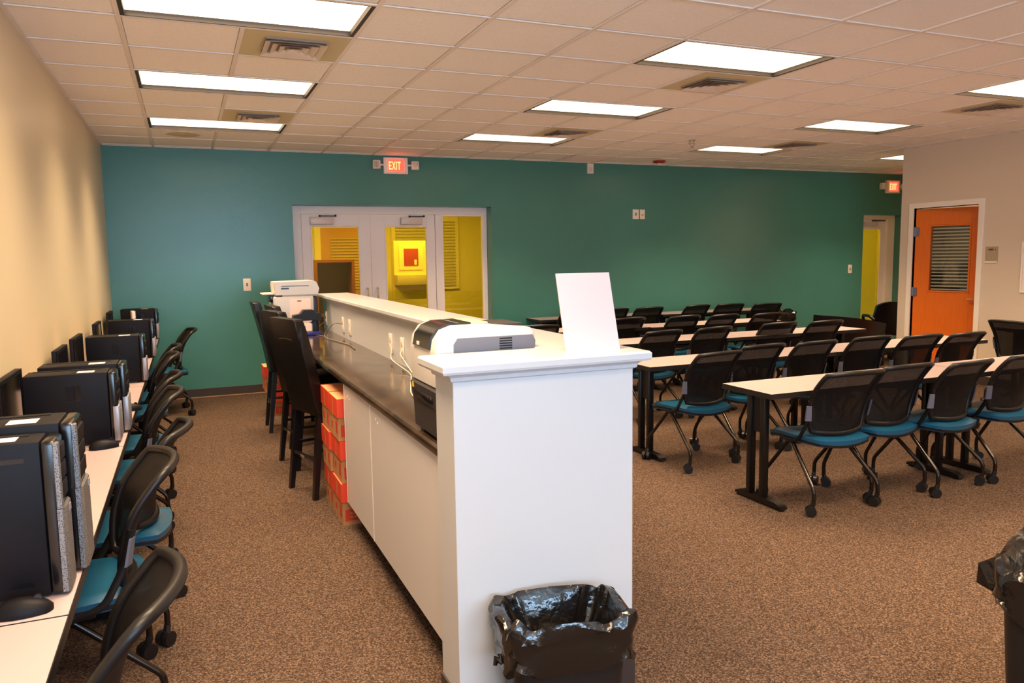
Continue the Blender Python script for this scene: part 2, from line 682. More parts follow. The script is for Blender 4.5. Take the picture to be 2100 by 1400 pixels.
# ceiling lights
b_frame, b_lens = bm_new(), bm_new()
hx, hy = U - .012, U / 2 - .012
for (x0, x1, y0, y1) in ((-hx, hx, -hy, -hy + .012), (-hx, hx, hy - .012, hy), (-hx, -hx + .022, -hy, hy), (hx - .022, hx, -hy, hy)):
    box(b_frame, x0, x1, y0, y1, -.002, .05)
box(b_frame, -hx, hx, -hy, hy, .05, .06)
nu, nv = 12, 6
box(b_lens, -hx + .022, hx - .022, -hy + .012, hy - .012, .026, .034)
lamp = bpy.data.lights.new('panel_lamp', 'AREA')
lamp.shape = 'RECTANGLE'
lamp.size, lamp.size_y = 2 * hx - .06, 2 * hy - .04
lamp.color = LAMP_COLOR
lamp.energy = LAMP_WATTS
lamp.spread = math.radians(112)
col_words = {0: 'above the computer desks', 5: 'above the first tables', 10: 'over the right tables', 15: 'over the alcove'}
row_words = {-1: 'nearest the camera in its line', 2: 'in the middle of its line', 5: 'closest to the teal wall in its line', -4: 'behind the camera', -7: 'well behind the camera', -10: 'at the rear window'}
proto = None
for c, r in LIGHTS:
    loc = (GX + (c + 1) * U, GY + (r + .5) * U, H)
    lab = ('bright ceiling light panel %s, %s' % (col_words[c], row_words[r])) if c != 15 else 'bright ceiling light panel cut off by the corner of the beige wall'
    if proto is None:
        proto = thing('ceiling_light', lab, 'light', loc, 0, 'rectangular ceiling light panels')
        obj('frame', b_frame, 'lamp_frame', proto, smooth=0)
        obj('lens', b_lens, 'lamp_lens', proto, smooth=0)
        lo_ = bpy.data.objects.new('panel_lamp', lamp)
        COL.objects.link(lo_)
        lo_.parent = proto
        lo_.location = (0, 0, .022)
    else:
        dup(proto, loc, 0, lab)

# air diffusers
proto = None
for c, r in VENTS:
    loc = (GX + (c + .5) * U, GY + (r + .5) * U, H)
    lab = 'square air diffuser on an olive panel %s, %s' % ({1: 'above the computer desks', 6: 'above the first tables', 11: 'over the right table rows'}[c],
                                                         'the nearer one' if r == 0 else 'the farther one')
    if proto is None:
        proto = thing('air_diffuser', lab, 'vent', loc, 0, 'air diffusers in the ceiling')
        bx('panel', 'olive_panel', proto, -U / 2 + .012, U / 2 - .012, -U / 2 + .012, U / 2 - .012, -.001, .012, smooth=0)
        bb = bm_new()
        box(bb, -.17, .17, -.17, .17, -.012, -.0012)
        obj('core', bb, 'plate_slot', proto, smooth=0)
        for k, s in enumerate((.175, .13, .085, .04)):
            bb = bm_new()
            t, dz = .035, .012
            o_, i_ = s, s - t if s > .05 else 0.0
            zz = -.030 + .0 * k
            ring = [(-1, -1), (1, -1), (1, 1), (-1, 1)]
            for q in range(4):
                a, d = ring[q], ring[(q + 1) % 4]
                quad(bb, (a[0] * o_, a[1] * o_, -.028), (d[0] * o_, d[1] * o_, -.028), (d[0] * i_, d[1] * i_, -.0125), (a[0] * i_, a[1] * i_, -.0125))
            obj('vane', bb, 'diffuser_metal', proto, smooth=0)
    else:
        dup(proto, loc, 0, lab)

# ceiling speaker, return panel, sprinkler, red strobe
x, y = GX + (SPEAKER[0] + .5) * U, GY + (SPEAKER[1] + .5) * U
sp_ = thing('ceiling_speaker', 'round tan ceiling speaker grille in the tile near the teal wall', 'speaker', (x, y, H))
bb = bm_new()
lathe(bb, [(.14, .004), (.14, -.004), (.12, -.009), (.0005, -.010)], 28)
obj('grille', bb, 'olive_panel', sp_)
bb = bm_new()
lathe(bb, [(.165, .004), (.165, -.003), (.14, -.006), (.14, .004)], 28, cap=False)
obj('trim_ring', bb, 'diffuser_metal', sp_)
x, y = GX + (RETURN[0] + .5) * U, GY + (RETURN[1] + .5) * U
rt = thing('return_grille', 'pale flat return air panel in the ceiling beside the teal wall', 'vent', (x, y, H))
bx('panel', 'diffuser_metal', rt, -U / 2 + .012, U / 2 - .012, -U / 2 + .012, U / 2 - .012, -.002, .012, smooth=0)
bb = bm_new()
for k in range(12):
    yy = -.25 + k * .045
    box(bb, -.27, .27, yy, yy + .012, -.008, -.0021)
obj('louvre', bb, 'diffuser_metal', rt, smooth=0)
s = thing('fire_sprinkler', 'small sprinkler head hanging from the ceiling between the light panels', 'sprinkler', (5.29, 7.3, H))
bb = bm_new()
lathe(bb, [(.04, .0), (.04, -.006), (.016, -.012), (.012, -.03)], 14)
obj('escutcheon', bb, 'chrome', s)
bb = bm_new()
for sx in (-1, 1):
    cyl(bb, (sx * .012, 0, -.028), (sx * .05, 0, -.03), .005, 6)
    cyl(bb, (sx * .05, 0, -.03), (0, 0, -.07), .004, 6)
lathe(bb, [(.022, -.07), (.022, -.074)], 12)
obj('deflector', bb, 'chrome', s)
s = thing('alarm_strobe', 'flat red fire alarm disc on the ceiling by the teal wall', 'alarm', (6.01, 9.04, H))
bb = bm_new()
lathe(bb, [(.085, .0), (.085, -.018), (.05, -.03), (.0005, -.03)], 18)
obj('housing', bb, 'red_device', s)
bb = bm_new()
box(bb, -.025, .025, -.015, .015, -.042, -.03, .003)
obj('lens', bb, 'plate_white', s)


# baseboards
def baseboard(name, label, segs):
    b1 = bm_new()
    for (x0, x1, y0, y1) in segs:
        box(b1, x0, x1, y0, y1, 0, .102, .002, 1)
    return tag(obj(name, b1, 'baseboard', smooth=0), label, 'baseboard', kind='structure')


baseboard('baseboard_left', 'dark brown rubber baseboard under the computer desks', [(XL, XL + .008, YF, YB)])
baseboard('baseboard_back', 'dark brown rubber baseboard along the teal wall', [(XL, DX0, YB - .008, YB), (DX1, EX0, YB - .008, YB), (EX1, XA, YB - .008, YB)])
baseboard('baseboard_right', 'dark brown rubber baseboard along the beige wall', [(XR - .008, XR, YF, OY0 - .07), (XR - .008, XR, OY1 + .07, YC)])
b = bm_new()
box(b, XL + .01, DX0, YB - .02, YB - .009, 0, .008)
tag(obj('trim_1', b, 'base_lip', smooth=0), 'thin tan carpet lip along the teal wall baseboard', 'trim', kind='structure')

# ------------------------------------------------------------------ storefront: two glazed doors and a side pane
SY = YB + RD             # frame plane (front face at SY - .05)


def xs(px):              # horizontal position on the frame plane for a reading on the wall plane
    return px


f = bm_new()
y0, y1 = SY - .06, SY + .03
FX = [1.245, 1.283, 2.13, 2.16, 2.93, 3.06, 3.62, DX1]   # outer, leaf 1, meeting, leaf 2, mullion, pane, right jamb
box(f, DX0, FX[1], y0, y1, 0, DZ, .004, 1)
box(f, FX[1], DX1, y0, y1, 2.125, DZ, .004, 1)
box(f, 2.985, 3.075, y0, y1, 0, 2.125, .004, 1)
box(f, 3.655, DX1, y0, y1, 0, 2.125, .004, 1)
box(f, 3.075, 3.655, y0, y1, 0, .12, .004, 1)
tag(obj('trim_2', f, 'frame_gray', smooth=0), 'pale grey metal frame around the glazed double doors', 'trim', kind='structure')


def glazed_leaf(name, label, x0, x1, gx0, gx1, closer_x, hinge):
    d = thing(name, label, 'door', ((x0 + x1) / 2, SY - .03, 0), kind='structure')
    cx = (x0 + x1) / 2
    b1 = bm_new()
    yy0, yy1 = -.022, .022
    ztop, zg0, zg1 = 2.12, .28, 1.985
    box(b1, x0 - cx, gx0 - cx, yy0, yy1, .012, ztop, .003, 1)
    box(b1, gx1 - cx, x1 - cx, yy0, yy1, .012, ztop, .003, 1)
    box(b1, gx0 - cx, gx1 - cx, yy0, yy1, zg1, ztop, .003, 1)
    box(b1, gx0 - cx, gx1 - cx, yy0, yy1, .012, zg0, .003, 1)
    obj('door_leaf', b1, 'frame_gray', d, smooth=0)
    b1 = bm_new()
    t = .014
    for (a, c_, e, g_) in ((gx0, gx0 + t, zg0, zg1), (gx1 - t, gx1, zg0, zg1), (gx0 + t, gx1 - t, zg1 - t, zg1), (gx0 + t, gx1 - t, zg0, zg0 + t)):
        box(b1, a - cx, c_ - cx, yy0 - .006, yy1, e, g_)
    obj('glazing_bead', b1, 'frame_gray', d, smooth=0)
    bx('glass_pane', 'yellow_glass', d, gx0 + t - cx, gx1 - t - cx, -.004, .004, zg0 + t, zg1 - t, smooth=0, label='yellow tinted glass pane')
    c0 = bm_new()
    box(c0, closer_x - .14 - cx, closer_x + .14 - cx, -.09, -.023, 1.995, 2.085, .006)
    cl = obj('door_closer', c0, 'closer_metal', d)
    c1 = bm_new()
    box(c1, closer_x - .02 - cx, closer_x + .17 - cx, -.06, -.04, 2.094, 2.106, .002)
    cyl(c1, (closer_x - .02 - cx, -.05, 2.085), (closer_x - .02 - cx, -.05, 2.11), .012, 8)
    cyl(c1, (closer_x + .17 - cx, -.05, 2.09), (closer_x + .17 - cx, -.05, 2.115), .012, 8)
    obj('closer_arm', c1, 'black_metal', cl)
    h = bm_new()
    hx_ = x1 - .06 - cx if hinge < 0 else x0 + .06 - cx
    tube(h, arc_path([(hx_, -.022, .95), (hx_, -.075, .95), (hx_, -.075, 1.2), (hx_, -.022, 1.2)], .02), .011, 8)
    obj('pull_handle', h, 'chrome', d)
    return d


glazed_leaf('door_1', 'left grey glazed door leaf with yellow glass and a closer', 1.288, 2.128, 1.395, 1.995, 1.53, -1)
glazed_leaf('door_2', 'right grey glazed door leaf with yellow glass and a closer', 2.135, 2.98, 2.315, 2.875, 2.66, 1)
w = thing('window_2', 'tall yellow glass side pane right of the double doors', 'window', (3.365, SY - .02, 0), kind='structure')
bx('glass_pane', 'yellow_glass', w, -.29, .29, -.004, .004, .12, 2.125, smooth=0)
bb = bm_new()
for (a, c_, e, g_) in ((-.29, -.272, .12, 2.125), (.272, .29, .12, 2.125), (-.272, .272, 2.107, 2.125), (-.272, .272, .12, .138)):
    box(bb, a, c_, -.03, .01, e, g_)
obj('glazing_bead', bb, 'frame_white', w, smooth=0)

# things in the hallway
d = thing('door_3', 'orange wooden hallway door seen through the left yellow pane', 'door', (2.55, HB, 0), kind='structure')
bx('door_leaf', 'door_tan', d, -.45, .45, -.05, 0, 0, 2.1, .004)
bx('door_frame', 'frame_white', d, -.55, -.45, -.06, 0, 0, 2.2)
bx('door_frame', 'frame_white', d, .45, .55, -.06, 0, 0, 2.2)
bx('door_frame', 'frame_white', d, -.45, .45, -.06, 0, 2.1, 2.2)
for i in range(18):
    bx('blind_slat', 'blind_slat', d, -.28, .3, -.07, -.052, 1.05 + i * .05, 1.072 + i * .05)
w = thing('window_3', 'hallway window with blinds seen through the middle yellow pane', 'window', (3.95, HB, 0), kind='structure')
bx('window_frame', 'frame_white', w, -.62, .62, -.05, 0, 1.0, 2.3)
for i in range(22):
    bx('blind_slat', 'blind_slat', w, -.55, .55, -.075, -.052, 1.06 + i * .054, 1.088 + i * .054)
k = thing('alarm_cabinet', 'small framed red cabinet on the hallway wall behind the middle yellow pane', 'cabinet', (3.35, 12.2, 0))
bx('body', 'hall_cream', k, -.28, .28, 0, .2, 0.9, 1.85, .006)
bx('frame', 'frame_white', k, -.2, .2, -.02, 0, 1.38, 1.78, .004)
bx('panel', 'poster_red', k, -.12, .12, -.03, -.02, 1.44, 1.72, .004)
bx('label_card', 'plate_white', k, .05, .09, -.034, -.03, 1.46, 1.54)
bx('shelf', 'closer_metal', k, -.3, .3, -.28, 0, 1.14, 1.3, .004)
k = thing('cabinet', 'dark brown open-fronted cabinet in the hallway behind the left yellow pane', 'cabinet', (2.05, 12.0, 0))
for a, c_ in ((-.3, -.26), (.26, .3)):
    bx('side_panel', 'door_brown', k, a, c_, -.2, .2, 0, 1.52)
bx('top', 'door_brown', k, -.3, .3, -.2, .2, 1.52, 1.56)
bx('back_panel', 'lamp_frame', k, -.26, .26, .16, .2, 0.02, 1.52)
bx('shelf', 'door_brown', k, -.26, .26, -.18, .16, .7, .73)

# far door on the back wall
f = bm_new()
box(f, EX0, EX0 + .03, SY - .1, SY, 0, EZ)
box(f, EX1 - .16, EX1, SY - .1, SY, 0, EZ)
box(f, EX0 + .03, EX1 - .16, SY - .1, SY, EZ - .06, EZ)
tag(obj('trim_3', f, 'frame_white', smooth=0), 'pale frame of the far glass door on the teal wall', 'trim', kind='structure')
d = thing('door_4', 'grey door with a yellow glass pane at the right end of the teal wall', 'door', (10.63, SY - .04, 0), kind='structure')
bb = bm_new()
w2 = .325
for (a, c_, e, g_) in ((-w2, -w2 + .10, .01, 2.098), (w2 - .11, w2, .01, 2.098), (-w2 + .10, w2 - .11, 1.93, 2.098), (-w2 + .10, w2 - .11, .01, .25)):
    box(bb, a, c_, -.02, .02, e, g_)
obj('door_leaf', bb, 'frame_gray', d, smooth=0)
bx('glass_pane', 'yellow_glass', d, -w2 + .10, w2 - .11, -.004, .004, .25, 1.93, smooth=0)
bb = bm_new()
box(bb, -.2, .1, -.075, -.021, 1.98, 2.05, .006)
cl = obj('door_closer', bb, 'closer_metal', d)
bx('closer_arm', 'black_metal', cl, .0, .28, -.06, -.03, 2.065, 2.08, .002)

# orange door, ajar
f = bm_new()
fw = .065
box(f, XR - .02, XR + .16, OY0 - fw, OY0, 0, OZ + fw, .003, 1)
box(f, XR - .02, XR + .16, OY1, OY1 + fw, 0, OZ + fw, .003, 1)
box(f, XR - .02, XR + .16, OY0, OY1, OZ, OZ + fw, .003, 1)
box(f, XR + .05, XR + .075, OY1 - .014, OY1, 0, OZ)
tag(obj('trim_4', f, 'frame_white', smooth=0), 'cream painted frame around the orange door', 'trim', kind='structure')
d = thing('door_5', 'orange wooden door with a blind-covered window, standing ajar', 'door', (XR + .02, OY1 - .012, 0), R(14), kind='structure')
# local: leaf runs along -y, thickness along +x
L = .845
gz0, gz1, gy0, gy1 = 1.05, 1.88, -.66, -.17
bb = bm_new()
box(bb, 0, .044, -L, gy0, .012, OZ - .012, .002, 1)
box(bb, 0, .044, gy1, 0, .012, OZ - .012, .002, 1)
box(bb, 0, .044, gy0, gy1, .012, gz0, .002, 1)
box(bb, 0, .044, gy0, gy1, gz1, OZ - .012, .002, 1)
obj('door_leaf', bb, 'door_orange', d, smooth=0)
bb = bm_new()
for (a, c_, e, g_) in ((gy0, gy0 + .02, gz0, gz1), (gy1 - .02, gy1, gz0, gz1), (gy0, gy1, gz0, gz0 + .02), (gy0, gy1, gz1 - .02, gz1)):
    box(bb, -.006, .05, a, c_, e, g_, .002, 1)
obj('glazing_bead', bb, 'door_orange', d, smooth=0)
bx('glass_pane', 'clear_glass', d, .01, .016, gy0 + .02, gy1 - .02, gz0 + .02, gz1 - .02, smooth=0)
blind = bx('blind_backing', 'dark_gap', d, .046, .05, gy0 + .02, gy1 - .02, gz0 + .02, gz1 - .02, smooth=0)
slat = None
for i in range(19):
    z = gz0 + .035 + i * .0415
    if slat is None:
        s_ = bm_new()
        box(s_, -.008, .008, gy0 + .03, gy1 - .03, -.009, .009, .002, 1)
        slat = obj('blind_slat', s_, 'blind_slat', d, smooth=0)
        slat.location = (.034, 0, z)
    else:
        o = slat.copy()
        COL.objects.link(o)
        o.location = (.034, 0, z)
for z in (.25, 1.05, 1.8):
    hb = bm_new()
    box(hb, -.012, .004, -.045, .045, z - .055, z + .055, .003, 1)
    cyl(hb, (-.012, 0, z - .058), (-.012, 0, z + .058), .009, 10)
    obj('hinge', hb, 'bracket_gray', d)
hb = bm_new()
cyl(hb, (0, -L + .06, .98), (-.012, -L + .06, .98), .033, 16)
cyl(hb, (-.012, -L + .06, .98), (-.05, -L + .06, .98), .011, 10)
tube(hb, arc_path([(-.05, -L + .06, .98), (-.055, -L + .10, .98), (-.05, -L + .18, .975)], .02), .010, 8)
obj('lever_handle', hb, 'chrome', d)
hb = bm_new()
cyl(hb, (0, -L + .06, 1.12), (-.014, -L + .06, 1.12), .027, 14)
cyl(hb, (-.014, -L + .06, 1.12), (-.02, -L + .06, 1.12), .012, 10)
obj('deadbolt', hb, 'chrome', d)
s = thing('room_sign', 'small tan room number plate beside the orange door', 'sign', (XR, 5.95, 1.51))
bx('plate', 'sign_tan', s, -.008, 0, -.075, .075, -.08, .09, .003, 1)
bx('slot_insert', 'plate_white', s, -.016, -.002, -.07, .072, -.095, -.075, .002, 1)
bb = bm_new()
for i, wdt in enumerate((.012, .014, .012, .010, .006)):
    yy = .036 - i * .0165 - (0.012 if i == 4 else 0)
    box(bb, -.0092, -.0079, yy - wdt, yy, .045, .066)
obj('lettering', bb, 'sign_ink', s, smooth=0)
s = thing('whiteboard', 'white framed board on the beige wall at the right edge', 'board', (XR, 4.9, 1.37))
bx('panel', 'plate_white', s, -.012, 0, -.68, .68, -.26, .26, .002, 1)
bb = bm_new()
for (a, c_, e, g_) in ((-.7, -.68, -.28, .28), (.68, .7, -.28, .28), (-.68, .68, .26, .28), (-.68, .68, -.28, -.26)):
    box(bb, -.02, 0, a, c_, e, g_, .002, 1)
obj('frame', bb, 'frame_white', s, smooth=0)


# ------------------------------------------------------------------ small wall devices and exit signs
def letter_strokes(ch):
    if ch == 'E':
        return [(0, 0, .22, 1), (.22, 0, .8, .18), (.22, .41, .7, .59), (.22, .82, .8, 1)]
    if ch == 'I':
        return [(0, 0, .24, 1)]
    if ch == 'T':
        return [(0, .82, .9, 1), (.33, 0, .57, .82)]


def exit_sign(label, x, z, w, h, full=True):
    s = thing('exit_sign', label, 'exit sign', (x, YB, z))
    bx('housing', 'plate_white', s, -w / 2, w / 2, -.05, -.001, -h / 2, h / 2, .008)
    bx('face_panel', 'exit_red', s, -w * .34, w * .34, -.056, -.05, -h * .36, h * .38, .002, 1)
    lt = bm_new()
    lw, lh = w * .145, h * .50
    xx = -w * .30
    for ch in 'EXIT':
        if ch == 'X':
            for sgn in (1, -1):
                p, q = (xx, -lh / 2), (xx + lw * .8, lh / 2)
                if sgn < 0:
                    p, q = (xx, lh / 2), (xx + lw * .8, -lh / 2)
                t = lw * .13
                prism(lt, [(p[0] - t, p[1]), (p[0] + t, p[1]), (q[0] + t, q[1]), (q[0] - t, q[1])], 'y', -.0585 - .0002 * sgn, -.056)
            xx += lw * 1.04
        else:
            for (a, b_, c_, d_) in letter_strokes(ch):
                box(lt, xx + a * lw, xx + c_ * lw, -.0585, -.056, -lh / 2 + b_ * lh, -lh / 2 + d_ * lh)
            xx += lw * (1.02 if ch == 'E' else .42)
    obj('lettering', lt, 'exit_letter', s, smooth=0, label='glowing EXIT letters')
    for sx in (-1, 1):
        hb = bm_new()
        cyl(hb, (sx * w / 2, -.03, .01), (sx * (w / 2 + .05), -.03, .01), .012, 8)
        lo = obj('lamp_arm', hb, 'plate_white', s)
        hb = bm_new()
        box(hb, sx * (w / 2 + .09) - .045, sx * (w / 2 + .09) + .045, -.08, -.01, -.045, .06, .01)
        lo = obj('lamp_head', hb, 'plate_white', s)
        hb = bm_new()
        for i in range(4):
            xx = sx * (w / 2 + .09) - .033 + i * .018
            box(hb, xx, xx + .010, -.084, -.08, -.032, .048, .002, 1)
        obj('lens_rib', hb, 'chrome', lo)
    return s


exit_sign('glowing red EXIT sign with twin lamp heads above the glazed double doors', 2.43, 2.707, .305, .2)
exit_sign('glowing red EXIT sign beside the corner of the beige wall', 10.86, 2.62, .30, .21)


def plate(label, x, z, w, h, kind='rocker', y=YB):
    s = thing('switch_plate' if kind != 'box' else 'wall_sensor', label, 'switch' if kind != 'box' else 'sensor', (x, y, z))
    bx('cover', 'plate_white', s, -w / 2, w / 2, -.008 if kind != 'box' else -.035, 0, -h / 2, h / 2, .003)
    if kind == 'rocker':
        bx('rocker', 'plate_slot', s, -.012, .012, -.014, -.008, -.02, .02, .002, 1)
    elif kind == 'amber':
        bx('indicator', 'box_yellow', s, -.02, .02, -.012, -.008, -.018, .0, .001, 1)
    else:
        bx('lens', 'diffuser_metal', s, -w * .3, w * .3, -.04, -.035, -h * .35, h * .1, .003)
    return s


plate('white light switch on the teal wall left of the double doors', .614, 1.29, .085, .145)
plate('white sensor box high on the teal wall under the ceiling', 5.17, 2.755, .09, .135, 'box')
plate('left one of two pale thermostat plates high on the teal wall', 5.91, 2.14, .1, .135)
plate('right one of two pale plates high on the teal wall, amber mark', 6.02, 2.14, .082, .135, 'amber')
plate('white light switch beside the far door on the teal wall', 10.0, 1.28, .08, .14)

# ------------------------------------------------------------------ counter
CX0, CX1, CY0, CY1 = .722, 1.392, 2.243, 7.6
KX = 1.18               # left face of the knee wall
CT = 1.205              # top of walls under the cap
b = bm_new()
box(b, CX0, CX1, CY0, CY0 + .19, 0, CT, .002, 1)
box(b, KX, CX1, CY0 + .19, CY1, 0, CT, .002, 1)
k = thing('counter', 'long white half-wall counter with a white cap, end panel facing the camera', 'counter', (0, 0, 0))
obj('half_wall', b, 'white_paint', k, smooth=0)


def ell(off):           # outline of the L-shaped cap, grown by off
    a = off
    return [(CX0 - a, CY0 - a), (CX1 + a, CY0 - a), (CX1 + a, CY1 + a), (KX - a, CY1 + a), (KX - a, CY0 + .19 + a), (CX0 - a, CY0 + .19 + a)]


cap = bm_new()
prof = [(.004, CT - .028), (.010, CT - .024), (.012, CT - .012), (.020, CT - .004), (.028, CT), (.044, CT + .002), (.048, CT + .010), (.048, CT + .028), (.042, CT + .035)]
rings = [[cap.verts.new((x, y, z)) for x, y in ell(o_)] for o_, z in prof]
for A, B in zip(rings, rings[1:]):
    for i in range(6):
        cap.faces.new((A[i], A[(i + 1) % 6], B[(i + 1) % 6], B[i]))
T_ = rings[-1]
cap.faces.new((T_[0], T_[1], T_[4], T_[5]))
cap.faces.new((T_[1], T_[2], T_[3], T_[4]))
B_ = rings[0]
cap.faces.new((B_[5], B_[4], B_[1], B_[0]))
cap.faces.new((B_[4], B_[3], B_[2], B_[1]))
obj('cap_moulding', cap, 'white_paint', k, smooth=25)
bb = bm_new()
box(bb, CX0 + .003, CX1 + .007, CY0 - .007, CY0, 0, .104)
box(bb, CX0 - .007, CX0, CY0 + .0, CY0 + .19, 0, .104)
box(bb, CX1, CX1 + .007, CY0, CY1, 0, .104)
obj('base_strip', bb, 'baseboard', k, smooth=0, label='dark brown rubber base strip')
CAPZ = CT + .035

# worktop of stone laminate
DZT, DX_0 = .905, .742
b = bm_new()
prof = [(DX_0 + .012, DZT - .042), (DX_0 + .002, DZT - .034), (DX_0, DZT - .02), (DX_0 + .002, DZT - .008), (DX_0 + .012, DZT), (KX - .001, DZT), (KX - .001, DZT - .042)]
prism(b, prof, 'y', CY0 + .191, CY1 + .25)
tag(obj('worktop', b, 'stone', smooth=30), 'glossy brown stone worktop along the back of the counter', 'worktop')

# base cabinets under the worktop
cabs = [(2.436, 3.68, 'white base cabinet next to the counter end panel'), (3.686, 4.37, 'white base cabinet beside the stacked paper boxes')]
for y0, y1, lab in cabs:
    c = thing('base_cabinet', lab, 'cabinet', ((.76 + KX) / 2, (y0 + y1) / 2, 0), 0, 'base cabinets under the worktop')
    ox, oy = (.76 + KX) / 2, (y0 + y1) / 2
    bx('body', 'cabinet_gray', c, .78 - ox, KX - .004 - ox, y0 - oy, y1 - oy, .15, .86, smooth=0)
    bx('toe_kick', 'edge_black', c, .93 - ox, KX - .004 - ox, y0 - oy, y1 - oy, 0, .15, smooth=0)
    n = 2 if y1 - y0 > 1 else 1
    st = (y1 - y0) / n
    if n == 2:
        st = y1 - y0
        n = 1
    for i in range(n):
        bx('door', 'cabinet_gray', c, .76 - ox, .7795 - ox, y0 + i * st + .003 - oy, y0 + (i + 1) * st - .003 - oy, .15, .855, .0015, 1, smooth=0)
    bx('edge_strip', 'plate_white', c, .7585 - ox, .7795 - ox, y1 - .003 - oy, y1 + .0025 - oy, .15, .855, smooth=0)
    pn = bm_new()
    for yy in ((y1 - .12,) if n == 1 else ()):
        for dz in (0, .012):
            box(pn, .757 - ox, .76 - ox, yy - .012 - oy - dz * 3, yy - .004 - oy - dz * 3, .80 - dz, .808 - dz)
    obj('pull_mark', pn, 'plate_white', c, smooth=0)

# outlets on the half wall
outl = [(7.43, 1.012, 'farthest outlet plate on the counter half-wall, by the copier'), (6.563, 1.013, 'outlet plate on the half-wall with a grey cord plugged in'),
        (6.275, 1.013, 'outlet plate on the half-wall right beside the one with the grey cord'), (4.894, 1.016, 'outlet plate on the half-wall, left of the printer pair'),
        (4.597, 1.016, 'outlet plate on the half-wall closest to the laser printer')]
pr_o = None
for y, z, lab in outl:
    if pr_o is None:
        pr_o = thing('outlet_plate', lab, 'outlet', (KX, y, z), 0, 'outlet plates on the half-wall')
        bx('cover', 'plate_white', pr_o, -.008, 0, -.04, .04, -.065, .065, .003)
        for dz in (-.028, .028):
            bx('socket', 'diffuser_metal', pr_o, -.011, -.008, -.017, .017, dz - .017, dz + .017, .003)
    else:
        dup(pr_o, (KX, y, z), 0, lab)


def cord(label, pts, m, r=.004):
    b1 = bm_new()
    tube(b1, arc_path(pts, .08, 6), r, 6)
    return tag(obj('power_cord', b1, m), label, 'cord')


cord('grey cord looping from a half-wall outlet down onto the worktop', [(KX - .012, 6.56, 1.02), (1.09, 6.5, 1.04), (1.02, 6.62, .93), (1.02, 6.5, DZT + .005), (1.10, 5.9, DZT + .005), (1.08, 5.6, DZT + .005)], 'cord_gray')
cord('thin grey cord lying across the worktop near the copier', [(KX - .012, 7.42, .98), (1.1, 7.3, .96), (1.0, 7.1, DZT + .005), (.98, 6.9, DZT + .005), (1.04, 6.66, DZT + .005)], 'cord_gray')
cord('white cord running from the outlet to the laser printer', [(KX - .012, 4.59, 1.0), (1.12, 4.45, 1.0), (1.10, 4.1, .93), (1.06, 3.7, DZT + .005), (1.02, 3.3, DZT + .005), (1.05, 3.0, DZT + .03), (1.05, 2.875, DZT + .04)], 'cord_white', .0028)
cord('second white cord curled on the worktop behind the laser printer', [(KX - .012, 4.85, .99), (1.1, 4.6, .95), (1.12, 4.2, DZT + .005), (.95, 3.6, DZT + .005), (.9, 3.25, DZT + .005), (.93, 3.0, DZT + .03), (.95, 2.875, DZT + .05)], 'cord_white', .0028)

# sign holder on the cap
s = thing('sign_holder', 'blank white slanted sign holder standing on the counter cap', 'sign', (1.265, 2.30, CAPZ), R(-2))
bb = bm_new()
lean = R(17)
hh, ww = .285, .106


def sg(t, off):
    return (math.sin(lean) * t + off * math.cos(lean), math.cos(lean) * t - off * math.sin(lean))


pts2 = [sg(0, 0), sg(hh, 0), sg(hh, .004), sg(.004, .004)]
prism(bb, pts2, 'x', -ww, ww)
obj('face_sheet', bb, 'paper_white', s, smooth=0)
bx('foot', 'paper_white', s, -ww, ww, 0.001, .09, 0, .003, smooth=0)

# laser printer
p = thing('laser_printer', 'white and grey laser printer with black paper trays on the worktop', 'printer', (.95, 2.69, DZT))
# local x: -.195 (front) .. .195 ; y -.17 .. .17 ; z from worktop
z_ = DZT
bb = bm_new()
prism(bb, [(-.185, .015), (.19, .015), (.19, .115), (-.19, .115)], 'y', -.165, .165)
obj('paper_tray', bb, 'printer_dark', p, label='black lower paper tray')
for yy in (-.14, .1):
    bx('foot', 'caster_black', p, -.17, -.13, yy, yy + .04, 0, .016)
    bx('foot', 'caster_black', p, .12, .16, yy, yy + .04, 0, .016)
bb = bm_new()
prism(bb, [(-.192, .123), (.19, .123), (.19, .205), (-.185, .205), (-.2, .19)], 'y', -.167, .167)
tr2 = obj('upper_tray', bb, 'printer_dark', p, label='black upper paper tray')
bx('tray_slot', 'pc_gloss', tr2, -.203, -.19, -.11, .11, .14, .165, .003)
bx('badge', 'box_yellow', tr2, -.2015, -.197, .125, .14, .17, .19)
bb = bm_new()
prism(bb, [(-.192, .116), (.188, .116), (.188, .122), (-.192, .122)], 'y', -.16, .16)
obj('tray_gap', bb, 'dark_gap', p)
bb = bm_new()
body = [(-.195, .206), (.19, .206), (.193, .385), (.175, .408), (.0, .425), (-.12, .425), (-.165, .41), (-.19, .375), (-.2, .32)]
prism(bb, body, 'y', -.168, .168)
es = [e for e in bb.edges if abs(e.verts[0].co.y - e.verts[1].co.y) < 1e-6]
bmesh.ops.bevel(bb, geom=es, offset=.012, segments=3, profile=.5, affect='EDGES')
obj('body', bb, 'printer_white', p, smooth=40)
bb = bm_new()
prism(bb, [(-.205, .34), (-.196, .385), (-.17, .415), (-.13, .43), (-.04, .432), (-.04, .42), (-.13, .415), (-.16, .405), (-.18, .38), (-.18, .33)], 'y', -.105, .105)
obj('control_panel', bb, 'pc_gloss', p, smooth=50, label='glossy black control panel')
bx('badge', 'sticker', p, -.2045, -.198, .02, .05, .345, .358, smooth=0)
bx('top_lid', 'olive_panel', p, -.09, .03, -.10, .105, .424, .431, .003)
bx('output_tray', 'printer_dark', p, .035, .17, -.10, .10, .405, .4205, .003, label='dark recessed output tray')
bb = bm_new()
prism(bb, [(-.13, .3), (.186, .3), (.189, .36), (.178, .382), (-.115, .382), (-.13, .36)], 'y', -.1735, -.165)
side = obj('side_panel', bb, 'printer_gray', p, label='grey side panel with vents')
